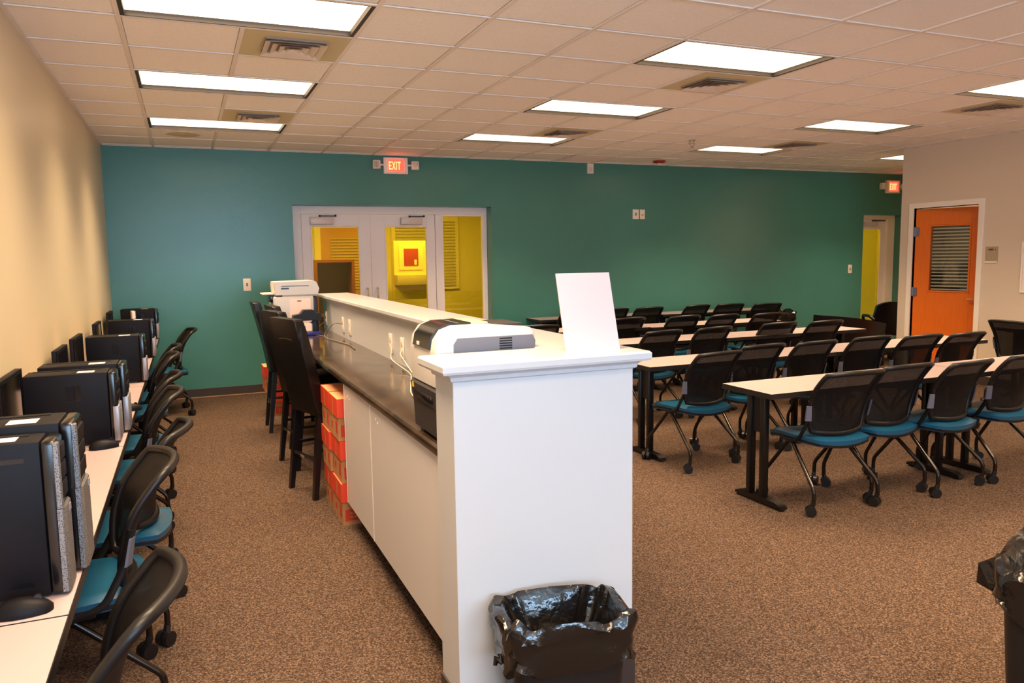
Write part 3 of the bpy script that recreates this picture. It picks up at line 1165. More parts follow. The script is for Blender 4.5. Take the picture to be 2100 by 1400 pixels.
for i in range(8):
    bx('vent_slot', 'dark_gap', side, .045, .095, -.1745, -.1733, .308 + i * .009, .313 + i * .009, smooth=0)
bx('latch', 'plate_white', side, .055, .088, -.1755, -.1745, .325, .33, smooth=0)

# copier at the far end of the worktop
c = thing('copier', 'white multifunction copier at the far end of the worktop', 'copier', (.885, 7.48, DZT))
bx('body', 'printer_white', c, -.2, .16, -.2, .2, .0, .33, .012)
bb = bm_new()
prism(bb, [(-.18, .345), (.2, .345), (.215, .40), (.19, .46), (.17, .472), (-.18, .465), (-.185, .43)], 'y', -.2, .2)
sc_ = obj('scanner_lid', bb, 'printer_white', c)
bx('feeder_slot', 'pc_gloss', sc_, -.13, -.06, -.203, -.195, .40, .412, smooth=0)
bx('paper_gap', 'printer_dark', sc_, -.13, .12, -.203, -.199, .425, .43, smooth=0)
bx('neck', 'printer_white', c, -.12, .2, -.19, .19, .33, .346, .002)
bx('side_tray', 'plate_white', c, -.29, -.19, -.12, .12, .35, .362, .004)
bx('control_panel', 'pc_gloss', c, -.225, -.19, -.15, .12, .28, .345, .004)
bx('rear_panel', 'printer_dark', c, .16, .2, -.16, .2, .06, .32, .004)
bx('notice_sheet', 'paper_pink', c, -.06, .13, -.2025, -.2005, .04, .31, smooth=0)
bx('badge', 'plate_slot', c, .01, .045, -.2035, -.2025, .28, .295, smooth=0)

d = thing('card_reader', 'black desktop device with blue trim and cables near the copier', 'device', (.93, 6.95, DZT))
bb = bm_new()
prism(bb, [(-.13, .13), (-.12, .18), (-.06, .19), (-.03, .225), (.05, .225), (.07, .195), (.12, .19), (.12, .13)], 'y', -.05, .06)
obj('head', bb, 'black_plastic', d)
bx('stand', 'black_plastic', d, .05, .1, -.02, .04, .0, .14, .004)
bx('base_plate', 'blue_plastic', d, -.12, .11, -.09, .08, 0, .03, .006)
bb = bm_new()
tube(bb, [(-.1, -.04, .035), (-.04, -.05, .07), (.02, -.03, .1), (.06, -.02, .12)], .012, 6)
obj('cable', bb, 'blue_plastic', d)
bx('paper_slip', 'paper_pink', d, -.06, .03, -.055, -.052, .04, .11, smooth=0)

# ------------------------------------------------------------------ paper boxes


def paper_box(label, x0, y0, z0, lx=.30, ly=.30, lz=.255, group=None, skew=0.0, name='paper_box'):
    t = thing(name, label, 'box', (x0 + lx / 2, y0 + ly / 2, z0), skew, group)
    hx_, hy_ = lx / 2, ly / 2
    bx('carton', 'cardboard', t, -hx_ + .006, hx_ - .006, -hy_ + .006, hy_ - .006, 0, lz - .012, smooth=0)
    bb_ = bm_new()
    th, dp = .004, .115
    bx('lid_top', 'lid_tan', t, -hx_ + .004, hx_ - .004, -hy_ + .004, hy_ - .004, lz - .013, lz - .005, smooth=0)
    box(bb_, -hx_, -hx_ + th, -hy_, hy_, lz - dp, lz - .003)
    box(bb_, hx_ - th, hx_, -hy_, hy_, lz - dp, lz - .003)
    box(bb_, -hx_ + th, hx_ - th, -hy_, -hy_ + th, lz - dp, lz - .003)
    box(bb_, -hx_ + th, hx_ - th, hy_ - th, hy_, lz - dp, lz - .003)
    obj('lid', bb_, 'box_red', t, smooth=0, label='orange-red box lid')
    pr_ = bm_new()
    prism(pr_, [(-hx_ + .02, .025), (hx_ - .06, .025), (hx_ - .03, .06), (hx_ - .06, .095), (-hx_ + .02, .095)], 'y', -hy_ + .0045, -hy_ + .006)
    obj('printed_mark', pr_, 'box_ink', t, smooth=0)
    bx('printed_mark', 'box_ink', t, -hx_ + .0045, -hx_ + .006, -hy_ + .04, -hy_ + .09, .04, .11, smooth=0)
    bx('printed_mark', 'box_ink', t, -hx_ + .0045, -hx_ + .006, hy_ - .10, hy_ - .06, .05, .09, smooth=0)
    pr_ = bm_new()
    for r_ in range(2):
        for q in range(4):
            box(pr_, -hx_ + .05 + q * .022, -hx_ + .065 + q * .022, -hy_ + .0035, -hy_ + .0044, .042 + r_ * .022, .052 + r_ * .022)
    obj('printed_text', pr_, 'cardboard', t, smooth=0)
    bx('tape_strip', 'cardboard', t, -hx_ - .0006, -hx_, -.008, .008, lz - dp, lz - .02, smooth=0)
    return t


lev = ['bottom', 'middle', 'top']
for i in range(3):
    paper_box('red-lidded paper box, %s of the stack touching the base cabinet' % lev[i], .728 + (.004 if i == 1 else 0) - (.006 if i == 2 else 0), 4.40, .255 * i, ly=.29, group='paper boxes under the worktop')
    paper_box('red-lidded paper box, %s of the second stack from the base cabinet' % lev[i], .722 + (.006 if i == 0 else 0) - (.004 if i == 1 else 0), 4.70, .255 * i, ly=.29, group='paper boxes under the worktop')
for i in range(2):
    paper_box('brown paper box with red lid, %s of the pair at the far counter end' % ('lower' if i == 0 else 'upper'), .70 - .075 * i, 7.95, .255 * i, lx=.36, ly=.3, group='paper boxes at the far counter end')

# ------------------------------------------------------------------ bar stools


def make_stool(label, loc, rot):
    t = thing('bar_stool', label, 'stool', loc, rot, 'black leather bar stools at the counter')
    # local +x faces the counter, back at -x
    bb_ = bm_new()
    box(bb_, -.19, .21, -.20, .20, .60, .70, .025, 3)
    obj('seat', bb_, 'leather_black', t, smooth=60)

    def side(t_, off):
        z = .56 + t_ * .635
        x = -.165 - .13 * t_ ** 1.25
        return x + off, z
    bb_ = bm_new()
    n = 8
    prf = [side(i / n, -.035) for i in range(n + 1)] + [side((n - i) / n, .035) for i in range(n + 1)]
    prism(bb_, prf, 'y', -.20, .20)
    es_ = [e for e in bb_.edges if abs(e.verts[0].co.y - e.verts[1].co.y) < 1e-6]
    bmesh.ops.bevel(bb_, geom=es_, offset=.016, segments=3, profile=.5, affect='EDGES')
    bk = obj('backrest', bb_, 'leather_black', t, smooth=50)
    bb_ = bm_new()
    tube(bb_, [(side(.78, -.0365)[0], y_ * .01, side(.78 + .01 * (1 - abs(y_) / 10), -.0365)[1]) for y_ in range(-10, 11)], .004, 5)
    obj('seam', bb_, 'leather_black', bk)
    for sx in (-1, 1):
        for sy in (-1, 1):
            bb_ = bm_new()
            top = Vector((sx * .165 + .01, sy * .165, .61))
            bot = Vector((sx * .205 + (.0 if sx > 0 else -.02), sy * .185, 0))
            w1, w0 = .022, .016
            A = [bb_.verts.new(top + Vector((a * w1, c_ * w1, 0))) for a, c_ in ((-1, -1), (1, -1), (1, 1), (-1, 1))]
            B = [bb_.verts.new(bot + Vector((a * w0, c_ * w0, 0))) for a, c_ in ((-1, -1), (1, -1), (1, 1), (-1, 1))]
            bb_.faces.new(A)
            bb_.faces.new(B[::-1])
            for i in range(4):
                bb_.faces.new((A[i], B[i], B[(i + 1) % 4], A[(i + 1) % 4]))
            obj('leg', bb_, 'wood_black', t, smooth=0)
    for (a, c_) in (((-.20, -.178, .26), (-.20, .178, .26)), ((.19, -.178, .2), (.19, .178, .2)), ((-.19, -.178, .32), (.185, -.178, .32)), ((-.19, .178, .32), (.185, .178, .32))):
        bb_ = bm_new()
        tube(bb_, [a, c_], .013, 4)
        obj('rung', bb_, 'wood_black', t, smooth=0)
    bx('foot_plate', 'chrome', t, -.219, -.21, -.03, .03, .25, .27, smooth=0)
    return t


stool = make_stool('black leather bar stool nearest the paper boxes, its back turned to us', (.82, 5.22, 0), R(17))
dup(stool, (.83, 5.99, 0), R(12), 'black leather bar stool second from the paper boxes')
dup(stool, (.90, 6.68, 0), R(4), 'black leather bar stool third from the paper boxes, pushed furthest in')
dup(stool, (.82, 7.36, 0), R(0), 'black leather bar stool farthest from the camera, next to the copier')

# ------------------------------------------------------------------ nesting chairs


def sq(a, b_, k=.20):
    return a * math.sqrt(1 - k * b_ * b_), b_ * math.sqrt(1 - k * a * a)


def back_pt(a, b_, off=0.0):
    """a across, b up, both -1..1"""
    s, t = sq(a, b_, .17)
    t = (t + 1) / 2
    hw = .205 + .024 * t
    x = s * hw
    lean_ = -.192 - .112 * t - .05 * max(0, (t - .55) / .45) ** 2 + .022 * math.sin(math.pi * min(1, t * 1.2))
    y = lean_ + .055 * s * s
    z = .474 + .404 * t - .012 * max(0, (t - .8) / .2) ** 2
    return Vector((x, y + off, z))


def make_chair(label, loc, rot, group):
    t = thing('nesting_chair', label, 'chair', loc, rot, group)
    # seat cushion
    bb_ = bm_new()

    def seat_top(u, v, dz=0.0, sc=1.0):
        a, c_ = u * 2 - 1, v * 2 - 1
        s, q = sq(a, c_, .22)
        w_ = .225 + .012 * q
        x = s * w_ * sc
        y = -.008 + q * .248 * sc
        z = .462 + dz - .018 * max(0, q - .4) ** 2 / .36 * 1.6 + .012 * s * s - .010 * (1 - s * s) * (1 - q * q) - .022 * max(abs(a), abs(c_)) ** 8
        return Vector((x, y, z))
    sheet(bb_, lambda u, v: seat_top(u, v), 12, 12, lambda u, v: seat_top(u, v, -.040, .97))
    obj('seat', bb_, 'seat_teal', t, smooth=70)
    bb_ = bm_new()

    def pan(u, v, dz):
        a, c_ = u * 2 - 1, v * 2 - 1
        s, q = sq(a, c_, .22)
        return Vector((s * (.222 + .012 * q), -.008 + q * .244, .424 + dz - .012 * max(0, q - .4) ** 2 / .36 * 1.6 + .012 * s * s - .012 * (1 - s * s)))
    sheet(bb_, lambda u, v: pan(u, v, -.002), 8, 8, lambda u, v: pan(u, v, -.018))
    obj('seat_pan', bb_, 'black_plastic', t, smooth=60)
    # back
    bb_ = bm_new()
    sheet(bb_, lambda u, v: back_pt((u * 2 - 1) * .97, (v * 2 - 1) * .97), 12, 14)
    obj('back_mesh', bb_, 'mesh_fabric', t, smooth=80)
    bb_ = bm_new()
    path = []
    N_ = 12
    for i in range(N_):
        path.append(back_pt(-1 + 2 * i / N_, -1))
    for i in range(N_):
        path.append(back_pt(1, -1 + 2 * i / N_))
    for i in range(N_):
        path.append(back_pt(1 - 2 * i / N_, 1))
    for i in range(N_):
        path.append(back_pt(-1, 1 - 2 * i / N_))
    tube(bb_, path, .016, 8, closed=True)
    obj('back_frame', bb_, 'black_plastic', t, smooth=80)
    for sx in (-1, 1):
        # upright carrying the back, running forward to the mechanism
        bb_ = bm_new()
        tube(bb_, arc_path([back_pt(sx * 1.0, .05) + Vector((sx * .012, -.004, 0)), back_pt(sx, -.65) + Vector((sx * .016, -.004, 0)), (sx * .226, -.085, .432), (sx * .205, .02, .405)], .04, 4), .015, 6, flat=.8)
        sup = obj('back_support', bb_, 'black_plastic', t, smooth=70)
        bb_ = bm_new()
        p0, p1 = back_pt(sx, -.62) + Vector((sx * .026, -.02, 0)), back_pt(sx, -.1) + Vector((sx * .022, -.02, 0))
        d_ = (p1 - p0)
        wv = Vector((sx * -.016, -.010, 0))
        A = [p0 - wv * .9, p0 + wv, p1 + wv * .7, p1 - wv * .7]
        quad(bb_, *A)
        fl = bmesh.ops.extrude_face_region(bb_, geom=bb_.faces[:])
        for v in [e for e in fl['geom'] if isinstance(e, bmesh.types.BMVert)]:
            v.co += Vector((0, .008, 0))
        obj('bracket', bb_, 'bracket_gray', sup, smooth=0, label='grey metal bracket')
        for fr, yy in ((1, .215), (-1, -.25)):
            bb_ = bm_new()
            hub = (sx * .19, .03 + fr * .012, .40)
            tube(bb_, arc_path([hub, (sx * .243, yy, .155), (sx * .245, yy, .075)], .03, 5), .0125, 8)
            leg = obj('leg', bb_, 'black_tube', t, smooth=60)
            bb_ = bm_new()
            cx, cy = sx * .245, yy
            ang = RND.uniform(0, 6.28)
            dx_, dy_ = math.cos(ang), math.sin(ang)
            ox_, oy_ = -dy_ * .014, dx_ * .014
            for q in (-1, 1):
                c0 = Vector((cx + ox_ + dx_ * q * .007, cy + oy_ + dy_ * q * .007, .031))
                c1 = Vector((cx + ox_ + dx_ * q * .028, cy + oy_ + dy_ * q * .028, .031))
                cyl(bb_, c0, c1, .031, 14)
            cyl(bb_, (cx + ox_, cy + oy_, .03), (cx, cy, .082), .014, 8)
            box(bb_, cx + ox_ - .008, cx + ox_ + .008, cy + oy_ - .008, cy + oy_ + .008, .02, .06)
            obj('caster', bb_, 'caster_black', leg, smooth=40)
    bb_ = bm_new()
    box(bb_, -.205, .205, .0, .06, .385, .415, .008)
    box(bb_, -.215, -.14, -.06, .11, .395, .432, .01)
    box(bb_, .14, .215, -.06, .11, .395, .432, .01)
    obj('mechanism', bb_, 'black_metal', t)
    return t


RC = [  # x, y of the backrest top, rotation in degrees, label
    ('a', 3.594, 3.59, -3, 'teal-seated mesh chair at the front table, closest to the counter'),
    ('b', 4.08, 3.65, 2, 'teal-seated mesh chair second from the left at the front table'),
    ('c', 4.53, 3.57, 6, 'teal-seated mesh chair third from the left at the front tables'),
    ('d', 5.15, 3.60, 2, 'teal-seated mesh chair at the front tables cut off by the right edge'),
    ('e', 3.44, 4.72, 8, 'teal-seated mesh chair at the left end of the second table row'),
    ('f', 4.03, 4.92, 4, 'teal-seated mesh chair second from the left in the second row'),
    ('g', 4.535, 4.89, 5, 'teal-seated mesh chair third from the left in the second row'),
    ('h', 5.19, 4.93, 2, 'teal-seated mesh chair fourth from the left in the second row'),
    ('i', 5.63, 4.80, 0, 'teal-seated mesh chair fifth from the left in the second row'),
    ('j', 6.08, 4.74, 2, 'teal-seated mesh chair at the right end of the second row'),
    ('k', 3.99, 6.24, 8, 'black mesh chair at the left end of the third table row'),
    ('l', 4.59, 6.27, 8, 'black mesh chair second from the left in the third row'),
    ('m', 5.46, 6.31, 0, 'black mesh chair third from the left in the third row'),
    ('n', 6.00, 6.24, 1, 'black mesh chair at the right end of the third row'),
    ('o', 3.30, 7.36, -8, 'black mesh chair in the fourth row just above the counter cap, left of the sign'),
    ('p', 4.50, 7.66, 4, 'black mesh chair in the fourth row half hidden by the sign'),
    ('q', 5.17, 7.55, 4, 'black mesh chair in the fourth row, second right of the sign'),
    ('r', 5.63, 7.45, 8, 'black mesh chair in the fourth row, third right of the sign'),
    ('s', 6.17, 7.35, 8, 'black mesh chair at the right end of the fourth row'),
    ('t', 5.12, 9.03, 3, 'black mesh chair in the back row peeping out beside the sign'),
    ('u', 5.63, 8.98, 3, 'black mesh chair in the back row, second right of the sign'),
    ('v', 6.38, 8.97, 8, 'black mesh chair in the back row, third right of the sign'),
    ('w', 6.95, 8.93, -3, 'black mesh chair in the back row, second from the far waste bin'),
    ('x', 7.44, 8.72, -6, 'black mesh chair in the back row right beside the far waste bin'),
    ('y', 4.55, 9.03, 4, 'black mesh chair in the back row hidden behind the white sign'),
    ('z', 7.68, 4.98, -90, 'black mesh chair facing the beige wall at the right edge'),
]
chair = None
for key, x, y, a, lab in RC:
    if chair is None:
        chair = make_chair(lab, (x, y, 0), R(a), 'mesh chairs at the table rows')
    else:
        dup(chair, (x, y, 0), R(a), lab)
LC = [(-.45, 1.80, 86, 'mesh chair at the computer desk nearest the camera, only its curved back in view'),
      (-.475, 2.93, 98, 'mesh chair second along the computer desks, teal seat tucked under'),
      (-.42, 3.56, 84, 'mesh chair third along the computer desks'),
      (-.455, 4.53, 92, 'mesh chair fourth along the computer desks'),
      (-.465, 5.22, 88, 'mesh chair fifth along the computer desks'),
      (-.485, 6.37, 93, 'mesh chair sixth along the computer desks'),
      (-.475, 7.01, 90, 'mesh chair seventh along the computer desks'),
      (-.33, 8.62, 96, 'mesh chair at the far end of the computer desks by the teal wall')]
for x, y, a, lab in LC:
    dup(chair, (x, y, 0), R(a), lab, 'mesh chairs at the computer desks')

# ------------------------------------------------------------------ tables


def make_table(label, loc, rot, group, length=1.829, depth=.457):
    """local x along the length, y depth; origin at the centre of the footprint"""
    t = thing('training_table', label, 'table', loc, rot, group)
    hl, hd = length / 2, depth / 2
    bx('tabletop', 'white_laminate', t, -hl + .002, hl - .002, -hd + .002, hd - .002, .712, .741, .001, 1, smooth=0)
    bb_ = bm_new()
    for (a, c_, e, g_) in ((-hl, hl, -hd, -hd + .003), (-hl, hl, hd - .003, hd), (-hl, -hl + .003, -hd + .003, hd - .003), (hl - .003, hl, -hd + .003, hd - .003)):
        box(bb_, a, c_, e, g_, .708, .7405)
    obj('edge_band', bb_, 'edge_black', t, smooth=0)
    bx('apron_rail', 'black_metal', t, -hl + .15, hl - .15, .02, .05, .66, .71, .003, 1)
    for sx in (-1, 1):
        x = sx * (hl - .135)
        for yy in (-.02, .10):
            bx('post', 'black_metal', t, x - .024, x + .024, yy - .02, yy + .02, .04, .70, .008, 2)
        bx('post_plate', 'black_metal', t, x - .03, x + .03, -.16, .2, .692, .712, .004, 1)
        bx('post_web', 'black_plastic', t, x - .008, x + .008, .0, .08, .45, .69, .002, 1)
        bb_ = bm_new()
        prism(bb_, [(-.205, .012), (-.2, .03), (-.15, .045), (.16, .045), (.215, .03), (.22, .012)], 'x', x - .028, x + .028)
        ft = obj('foot', bb_, 'black_metal', t, smooth=30)
        bb_ = bm_new()
        for yy in (-.185, .2):
            cyl(bb_, (x, yy, 0), (x, yy, .014), .018, 12)
        obj('glide', bb_, 'caster_black', ft)
    return t


GT = 'white topped training tables'
tb = make_table('white table at the front left, its near corner jutting past the chairs', (3.10 + .9145, 3.695, 0), 0, GT)
TBL = [(4.935 + .9145, 3.70, 0, 'white table at the front right, reaching the right edge'),
       (3.09 + .9145, 4.975, 0, 'left white table of the second row, starting at the counter end'),
       (4.925 + .9145, 4.975, 0, 'right white table of the second row'),
       (3.0 + .9145, 6.33, 0, 'left white table of the third row'),
       (4.835 + .9145, 6.285, -.6, 'right white table of the third row, its corner in front of the black sofa'),
       (3.0 + .9145, 7.67, 0, 'left white table of the fourth row, mostly behind the sign'),
       (4.835 + .9145, 7.585, -1.5, 'right white table of the fourth row'),
       (4.17 + .9145, 9.21, -.8, 'left white table of the back row against the teal wall'),
       (6.01 + .9145, 9.12, -1.5, 'right white table of the back row against the teal wall')]
for x, y, a, lab in TBL:
    dup(tb, (x, y, 0), R(a), lab)
dup(tb, (8.14, 4.62, 0), R(-90), 'white table standing along the beige wall at the right edge')
DT = 'computer desks along the cream wall'
for i, (y, lab) in enumerate(((8.37, 'white computer desk nearest the teal wall'), (6.538, 'white computer desk second from the teal wall'),
                              (4.706, 'white computer desk in the middle of the cream wall'), (2.874, 'white computer desk under the two big computer towers'),
                              (1.042, 'white computer desk closest to the camera with the black mouse'))):
    dup(tb, (-.578, y, 0), R(-90), lab, DT)

# ------------------------------------------------------------------ computers


def tower(label, xf, y0, wd, h, dep, big):
    t = thing('computer_tower', label, 'computer', (xf - dep / 2, y0 + wd / 2, .741), 0, 'computer towers on the desks')
    hd, hw = dep / 2, wd / 2
    bx('case', 'pc_black', t, -hd, hd - .035, -hw, hw, .008, h, .004)
    bx('rubber_foot', 'caster_black', t, -hd + .03, hd - .06, -hw + .01, hw - .01, 0, .008, smooth=0)
    bz = bx('bezel', 'pc_gloss', t, hd - .035, hd, -hw, hw, .006, h - .002, .010, 3)
    bx('sticker', 'sticker', t, hd - .16, hd - .09, -hw + .03, -hw + .03 + min(.06, wd * .5), h, h + .0008, smooth=0)
    bx('top_rail', 'pc_black', t, -hd + .02, hd - .07, hw - .035, hw - .01, h, h + .002, smooth=0)
    if big:
        bb_ = bm_new()
        prism(bb_, [(hd - .008, -hw - .0015), (hd + .004, -hw - .0015), (hd + .010, -hw + .02), (hd + .010, hw - .02), (hd + .003, hw - .002), (hd + .0005, hw - .002), (hd + .0005, -hw + .012), (hd - .008, -hw + .004)], 'z', .01, h * .56)
        obj('front_grille', bb_, 'perforated', bz, smooth=0, label='silver perforated lower front')
        bb_ = bm_new()
        box(bb_, hd - .008, hd + .006, -hw - .0015, -hw + .016, h * .56, h - .006, .002, 1)
        obj('grille_strip', bb_, 'perforated', bz, smooth=0, label='silver perforated edge strip')
        for i in range(3):
            bx('drive_bay', 'pc_black', bz, hd - .004, hd + .005, -hw + .022, hw - .008, h * .6 + i * .048, h * .6 + .042 + i * .048, .003)
        bx('badge', 'pc_silver', bz, hd + .010, hd + .0125, hw - .05, hw - .03, h * .5, h * .545, smooth=0)
        for zz in (.035, h - .05):
            bx('grip_slot', 'pc_gloss', t, hd - .12, hd - .07, -hw - .001, -hw + .001, zz, zz + .012, smooth=0)
    else:
        bx('lower_panel', 'pc_silver', bz, hd - .012, hd + .006, -hw + .012, hw - .004, .012, h * .52, .004, label='silver lower front panel')
        bx('edge_strip', 'pc_silver', bz, hd - .02, hd + .004, -hw - .0008, -hw + .012, .012, h * .52, .002, label='silver edge strip')
        for i in range(2):
            bx('drive_bay', 'pc_black', bz, hd - .004, hd + .004, -hw + .015, hw - .01, h * .58 + i * .05, h * .58 + .042 + i * .05, .003)
        bx('power_button', 'chrome', bz, hd + .006, hd + .009, -hw + .03, -hw + .045, h * .46, h * .49, smooth=0)
        lt = bx('latch_recess', 'pc_gloss', t, -.02, .04, -hw - .001, -hw + .002, h * .62, h * .84, smooth=0)
        bx('latch', 'pc_black', lt, -.017, .016, -hw - .004, -hw - .0008, h * .635, h * .825, .001, 1, smooth=0)
    return t


tower('black computer tower at the left edge, closest to the camera', -.368, 2.085, .115, .40, .425, True)
tower('large black computer tower with perforated silver front, second from the camera', -.345, 2.238, .165, .415, .44, True)
tower('black computer tower third from the camera, with a sticker on top', -.37, 3.87, .17, .335, .37, False)
tower('black computer tower fourth from the camera, close behind the third', -.345, 4.10, .17, .345, .37, False)
tower('black computer tower fifth from the camera, with a square latch', -.335, 5.82, .17, .33, .36, False)
tower('black computer tower sixth from the camera', -.325, 7.30, .17, .335, .36, False)
tower('black computer tower farthest away, against the teal wall', -.345, 9.06, .17, .33, .36, False)


def monitor(label, y, w, ztop, h=.29, x=-.785, tilt=0.0):
    t = thing('monitor', label, 'monitor', (x, y, .741), tilt, 'monitors behind the towers')
    z1 = ztop - .741
    z0 = z1 - h
    bx('shell', 'pc_black', t, -.016, .008, -w / 2, w / 2, z0, z1, .005)
    bb_ = bm_new()
    for (a, c_, e, g_) in ((-w / 2, -w / 2 + .02, z0, z1), (w / 2 - .02, w / 2, z0, z1), (-w / 2 + .02, w / 2 - .02, z1 - .02, z1), (-w / 2 + .02, w / 2 - .02, z0, z0 + .025)):
        box(bb_, .008, .014, a, c_, e, g_, .002, 1)
    obj('bezel', bb_, 'pc_black', t, smooth=0)
    bx('screen', 'screen_black', t, .008, .010, -w / 2 + .02, w / 2 - .02, z0 + .025, z1 - .02, smooth=0)
    bx('stand_neck', 'black_plastic', t, -.012, .006, -.03, .03, 0.004, z0 + .01, .003)
    bx('stand_base', 'black_plastic', t, -.02, .035, -.11, .11, 0, .010, .003)
    return t


monitor('black monitor half hidden behind the third computer tower', 3.83, .48, 1.095)
monitor('small black monitor against the cream wall, between fourth and fifth towers', 5.13, .42, 1.08, h=.24, x=-.755)
monitor('black monitor half hidden behind the fifth computer tower', 5.80, .46, 1.088, x=-.745)
monitor('black monitor leaning near the wall in front of the sixth tower', 7.02, .42, 1.09, x=-.735)
monitor('black monitor near the wall in front of the farthest tower', 8.5, .40, 1.09, x=-.76)
bk = thing('binder', 'thin white-edged binder standing upright by the farthest tower', 'binder', (-.56, 8.75, .741), R(8))
bx('spine', 'plate_white', bk, -.016, .016, -.012, .0, 0, .33, .002, 1)
bx('cover', 'edge_black', bk, .016, .022, -.012, .22, 0, .335, smooth=0)
bx('pages', 'sticker', bk, -.012, .0155, .0, .2, .008, .325, smooth=0)


def mouse(label, x, y, a):
    t = thing('computer_mouse', label, 'mouse', (x, y, .7415), a)
    bb_ = bm_new()

    def top(u, v, dz=0):
        ca, cb = u * 2 - 1, v * 2 - 1
        s, q = sq(ca, cb, .4)
        e = max(0, 1 - .93 * (s * s + q * q))
        return Vector((q * .062, s * .034, .004 + .036 * math.sqrt(e) * (1 - .15 * q)))
    sheet(bb_, top, 10, 12, lambda u, v: Vector((top(u, v).x, top(u, v).y, 0)))
    obj('shell', bb_, 'pc_black', t, smooth=80)
    bb_ = bm_new()
    cyl(bb_, (.03, -.004, .034), (.03, .004, .034), .009, 10)
    obj('scroll_wheel', bb_, 'caster_black', t)
    return t


mouse('black computer mouse on the desk right below the nearest tower', -.45, 2.01, R(4))
mouse('black computer mouse on the desk beside the second tower', -.43, 3.79, R(20))
mouse('black computer mouse behind the fourth tower', -.375, 4.72, R(30))

# ------------------------------------------------------------------ waste bins


def bin_with_bag(name, label, loc, rot, hx_, hy_, h, drop, seed, rnd=.35, flap=None, sag=.05):
    t = thing(name, label, 'waste bin', loc, rot)
    n = 72
    rr = random.Random(seed)

    def outline(k, sc):
        th = 2 * math.pi * k / n
        c_, s_ = math.cos(th), math.sin(th)
        e = 2 / (2 + 6 * (1 - rnd))
        return Vector((hx_ * sc * math.copysign(abs(c_) ** e, c_), hy_ * sc * math.copysign(abs(s_) ** e, s_), 0))
    bb_ = bm_new()
    rings_ = []
    for z, sc in ((0, .80), (.01, .82), (h * .5, .91), (h - .03, .985), (h - .028, 1.02), (h - .004, 1.02), (h - .004, .97), (h * .5, .89), (.02, .80)):
        rings_.append([bb_.verts.new(outline(k, sc) + Vector((0, 0, z))) for k in range(n)])
    for A, B in zip(rings_, rings_[1:]):
        for k in range(n):
            bb_.faces.new((A[k], A[(k + 1) % n], B[(k + 1) % n], B[k]))
    bb_.faces.new(rings_[0][::-1])
    bb_.faces.new(rings_[-1])
    obj('bin', bb_, 'bin_black', t, smooth=40)
    # bag: outside skirt, rolled rim, inside sheet sagging with folds
    bb_ = bm_new()
    prof_ = [(1.04, h - drop), (1.055, h - drop * .85), (1.05, h - drop * .7), (1.07, h - drop * .55), (1.06, h - drop * .4), (1.08, h - drop * .25), (1.085, h - drop * .1),
             (1.06, h + .012), (1.0, h + .02), (.94, h + .004), (.88, h - .04), (.80, h - .09), (.70, h - .12), (.58, h - .16), (.40, h - .19), (.15, h - .21)]
    off = Vector((rr.uniform(0, 50), rr.uniform(0, 50), rr.uniform(0, 50)))
    NO = 7
    rg = []
    for i, (sc, z) in enumerate(prof_):
        row = []
        inner = i > NO + 1
        for k in range(n):
            p_ = outline(k, sc)
            d_ = p_.normalized()
            th = 2 * math.pi * k / n
            if inner:
                q = Vector((p_.x * 11, p_.y * 11, z * 4)) + off
            else:
                q = Vector((p_.x * 8, p_.y * 8, z * 30)) + off
            nz = noise.noise(q) + .6 * noise.noise(q * 2.3)
            rim = noise.noise(Vector((math.cos(th) * 2.2, math.sin(th) * 2.2, seed * 1.7)))
            zz = z
            if NO - 1 <= i <= NO + 3:
                zz += rim * .035 + nz * .010
            if inner:
                fold = noise.noise(Vector((math.cos(th) * 5, math.sin(th) * 5, seed + 9.0)))
                depth = min(1, (i - NO - 1) / 4)
                p_ = p_ - d_ * (abs(fold) * .075 * depth) + d_ * nz * .03 * depth
                zz += nz * .03 * depth + max(0, fold) * .05 * depth
            else:
                p_ = p_ + d_ * (abs(nz) * .026)
                zz += nz * .010
                if i < 2:
                    zz += .035 * noise.noise(Vector((math.cos(th) * 1.6, math.sin(th) * 1.6, seed + .5)))
            row.append(bb_.verts.new((p_.x, p_.y, zz)))
        rg.append(row)
    for A, B in zip(rg, rg[1:]):
        for k in range(n):
            bb_.faces.new((A[k], A[(k + 1) % n], B[(k + 1) % n], B[k]))
    bb_.faces.new(rg[-1])
    bag = obj('bin_liner', bb_, 'bag_black', t, smooth=38, label='crumpled shiny black bin liner')
    # tied corner of the liner
    bb_ = bm_new()
    if flap:
        fx, fy, s0 = flap
        V = [bb_.verts.new(Vector((fx, fy, h)) + Vector(q_)) for q_ in ((-.09, -.01, .01), (.06, -.01, -.02), (-.02, .0, -.16), (-.04, .09, -.05), (-.035, .095, -.12), (-.075, .04, -.12), (.03, .045, -.03))]
        for f_ in ((0, 3, 6), (0, 6, 1), (1, 6, 4), (6, 3, 4), (1, 4, 2), (2, 4, 5), (5, 4, 3), (5, 3, 0), (2, 5, 0), (0, 1, 2)):
            bb_.faces.new([V[i_] for i_ in f_])
        obj('liner_tail', bb_, 'bag_black', bag, smooth=0)
    else:
        tube(bb_, [(-hx_ * 1.04, -.02, h - drop * .9), (-hx_ * 1.08, -.03, h - drop * 1.0), (-hx_ * 1.15, -.02, h - drop * .96), (-hx_ * 1.18, -.03, h - drop * 1.08)], .014, 8, radii=[.02, .016, .014, .006])
        obj('liner_tail', bb_, 'bag_black', bag)
    return t


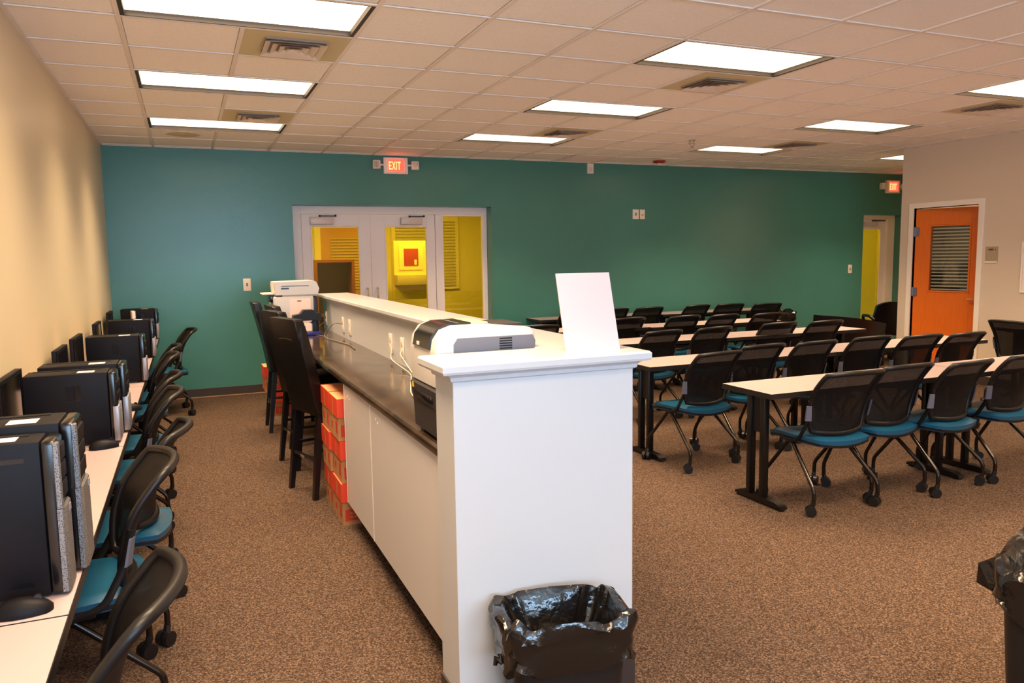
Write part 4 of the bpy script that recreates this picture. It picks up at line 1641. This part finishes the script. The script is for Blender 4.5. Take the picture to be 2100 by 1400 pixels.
bin_with_bag('waste_bin', 'black waste bin with a crumpled liner in front of the white counter end', (1.01, 2.055, 0), R(-9), .195, .13, .44, .13, 3)
bin_with_bag('waste_bin', 'tall black waste bin with liner at the lower right edge', (2.45, 1.32, 0), R(20), .235, .2, .605, .12, 11, flap=(-.02, .2, 1.0))
bin_with_bag('waste_bin', 'black waste bin with liner by the teal wall behind the back row', (8.30, 9.2, 0), 0, .2, .15, .665, .14, 21)

# ------------------------------------------------------------------ black sofa and leather office chair at the alcove
s = thing('sofa', 'low black leather sofa at the corner of the beige wall', 'sofa', (7.86, 7.62, 0), R(-6))
bb = bm_new()


def sofa_back(u, v, off):
    x = -.5 + u * 1.0
    z = .30 + v * (.47 - .14 * u)
    return Vector((x, -.32 + off + .06 * (1 - v) - .05 * math.sin(math.pi * u), z + .02 * math.sin(math.pi * u)))


sheet(bb, lambda u, v: sofa_back(u, v, 0), 14, 6, lambda u, v: sofa_back(u, v, .16))
obj('backrest', bb, 'leather_black', s, smooth=60)
bx('base', 'leather_black', s, -.5, .5, -.30, .36, .06, .30, .03, 3, smooth=60)
bx('seat_cushion', 'leather_black', s, -.36, .36, -.12, .38, .30, .42, .04, 3, smooth=60)
for sx in (-1, 1):
    bx('armrest', 'leather_black', s, sx * .45 - .08, sx * .45 + .08, -.30, .38, .06, .52, .04, 3, smooth=60)
    for yy in (-.24, .3):
        bx('foot', 'wood_black', s, sx * .42 - .025, sx * .42 + .025, yy - .025, yy + .025, 0, .065)
c = thing('office_chair', 'high-backed black leather chair half hidden by the beige corner', 'chair', (9.2, 7.98, 0), R(-35))
bb = bm_new()


def oc(u, v, off):
    x = (u - .5) * (.56 - .10 * v)
    return Vector((x, -.24 - .16 * v + off + .10 * (2 * u - 1) ** 2, 0.40 + v * .47 - .07 * abs(2 * u - 1) ** 3 * v))


sheet(bb, lambda u, v: oc(u, v, 0), 12, 10, lambda u, v: oc(u, v, .10))
obj('backrest', bb, 'leather_black', c, smooth=60)
bx('seat', 'leather_black', c, -.27, .27, -.22, .28, .38, .48, .04, 3, smooth=60)
bb = bm_new()
cyl(bb, (0, 0, .10), (0, 0, .39), .03, 12)
obj('gas_lift', bb, 'black_metal', c)
for i in range(5):
    a = i * 2 * math.pi / 5
    bb = bm_new()
    tube(bb, [(0, 0, .11), (.28 * math.cos(a), .28 * math.sin(a), .07)], .022, 8)
    lg = obj('base_spoke', bb, 'black_plastic', c)
    bb = bm_new()
    px_, py_ = .28 * math.cos(a), .28 * math.sin(a)
    cyl(bb, (px_ - .02, py_, .03), (px_ + .02, py_, .03), .03, 12)
    cyl(bb, (px_, py_, .03), (px_, py_, .07), .01, 8)
    obj('caster', bb, 'caster_black', lg)
for sx in (-1, 1):
    bb = bm_new()
    tube(bb, arc_path([(sx * .27, .18, .43), (sx * .31, .18, .64), (sx * .31, -.2, .66), (sx * .24, -.26, .60)], .06), .022, 8)
    obj('armrest', bb, 'black_plastic', c)
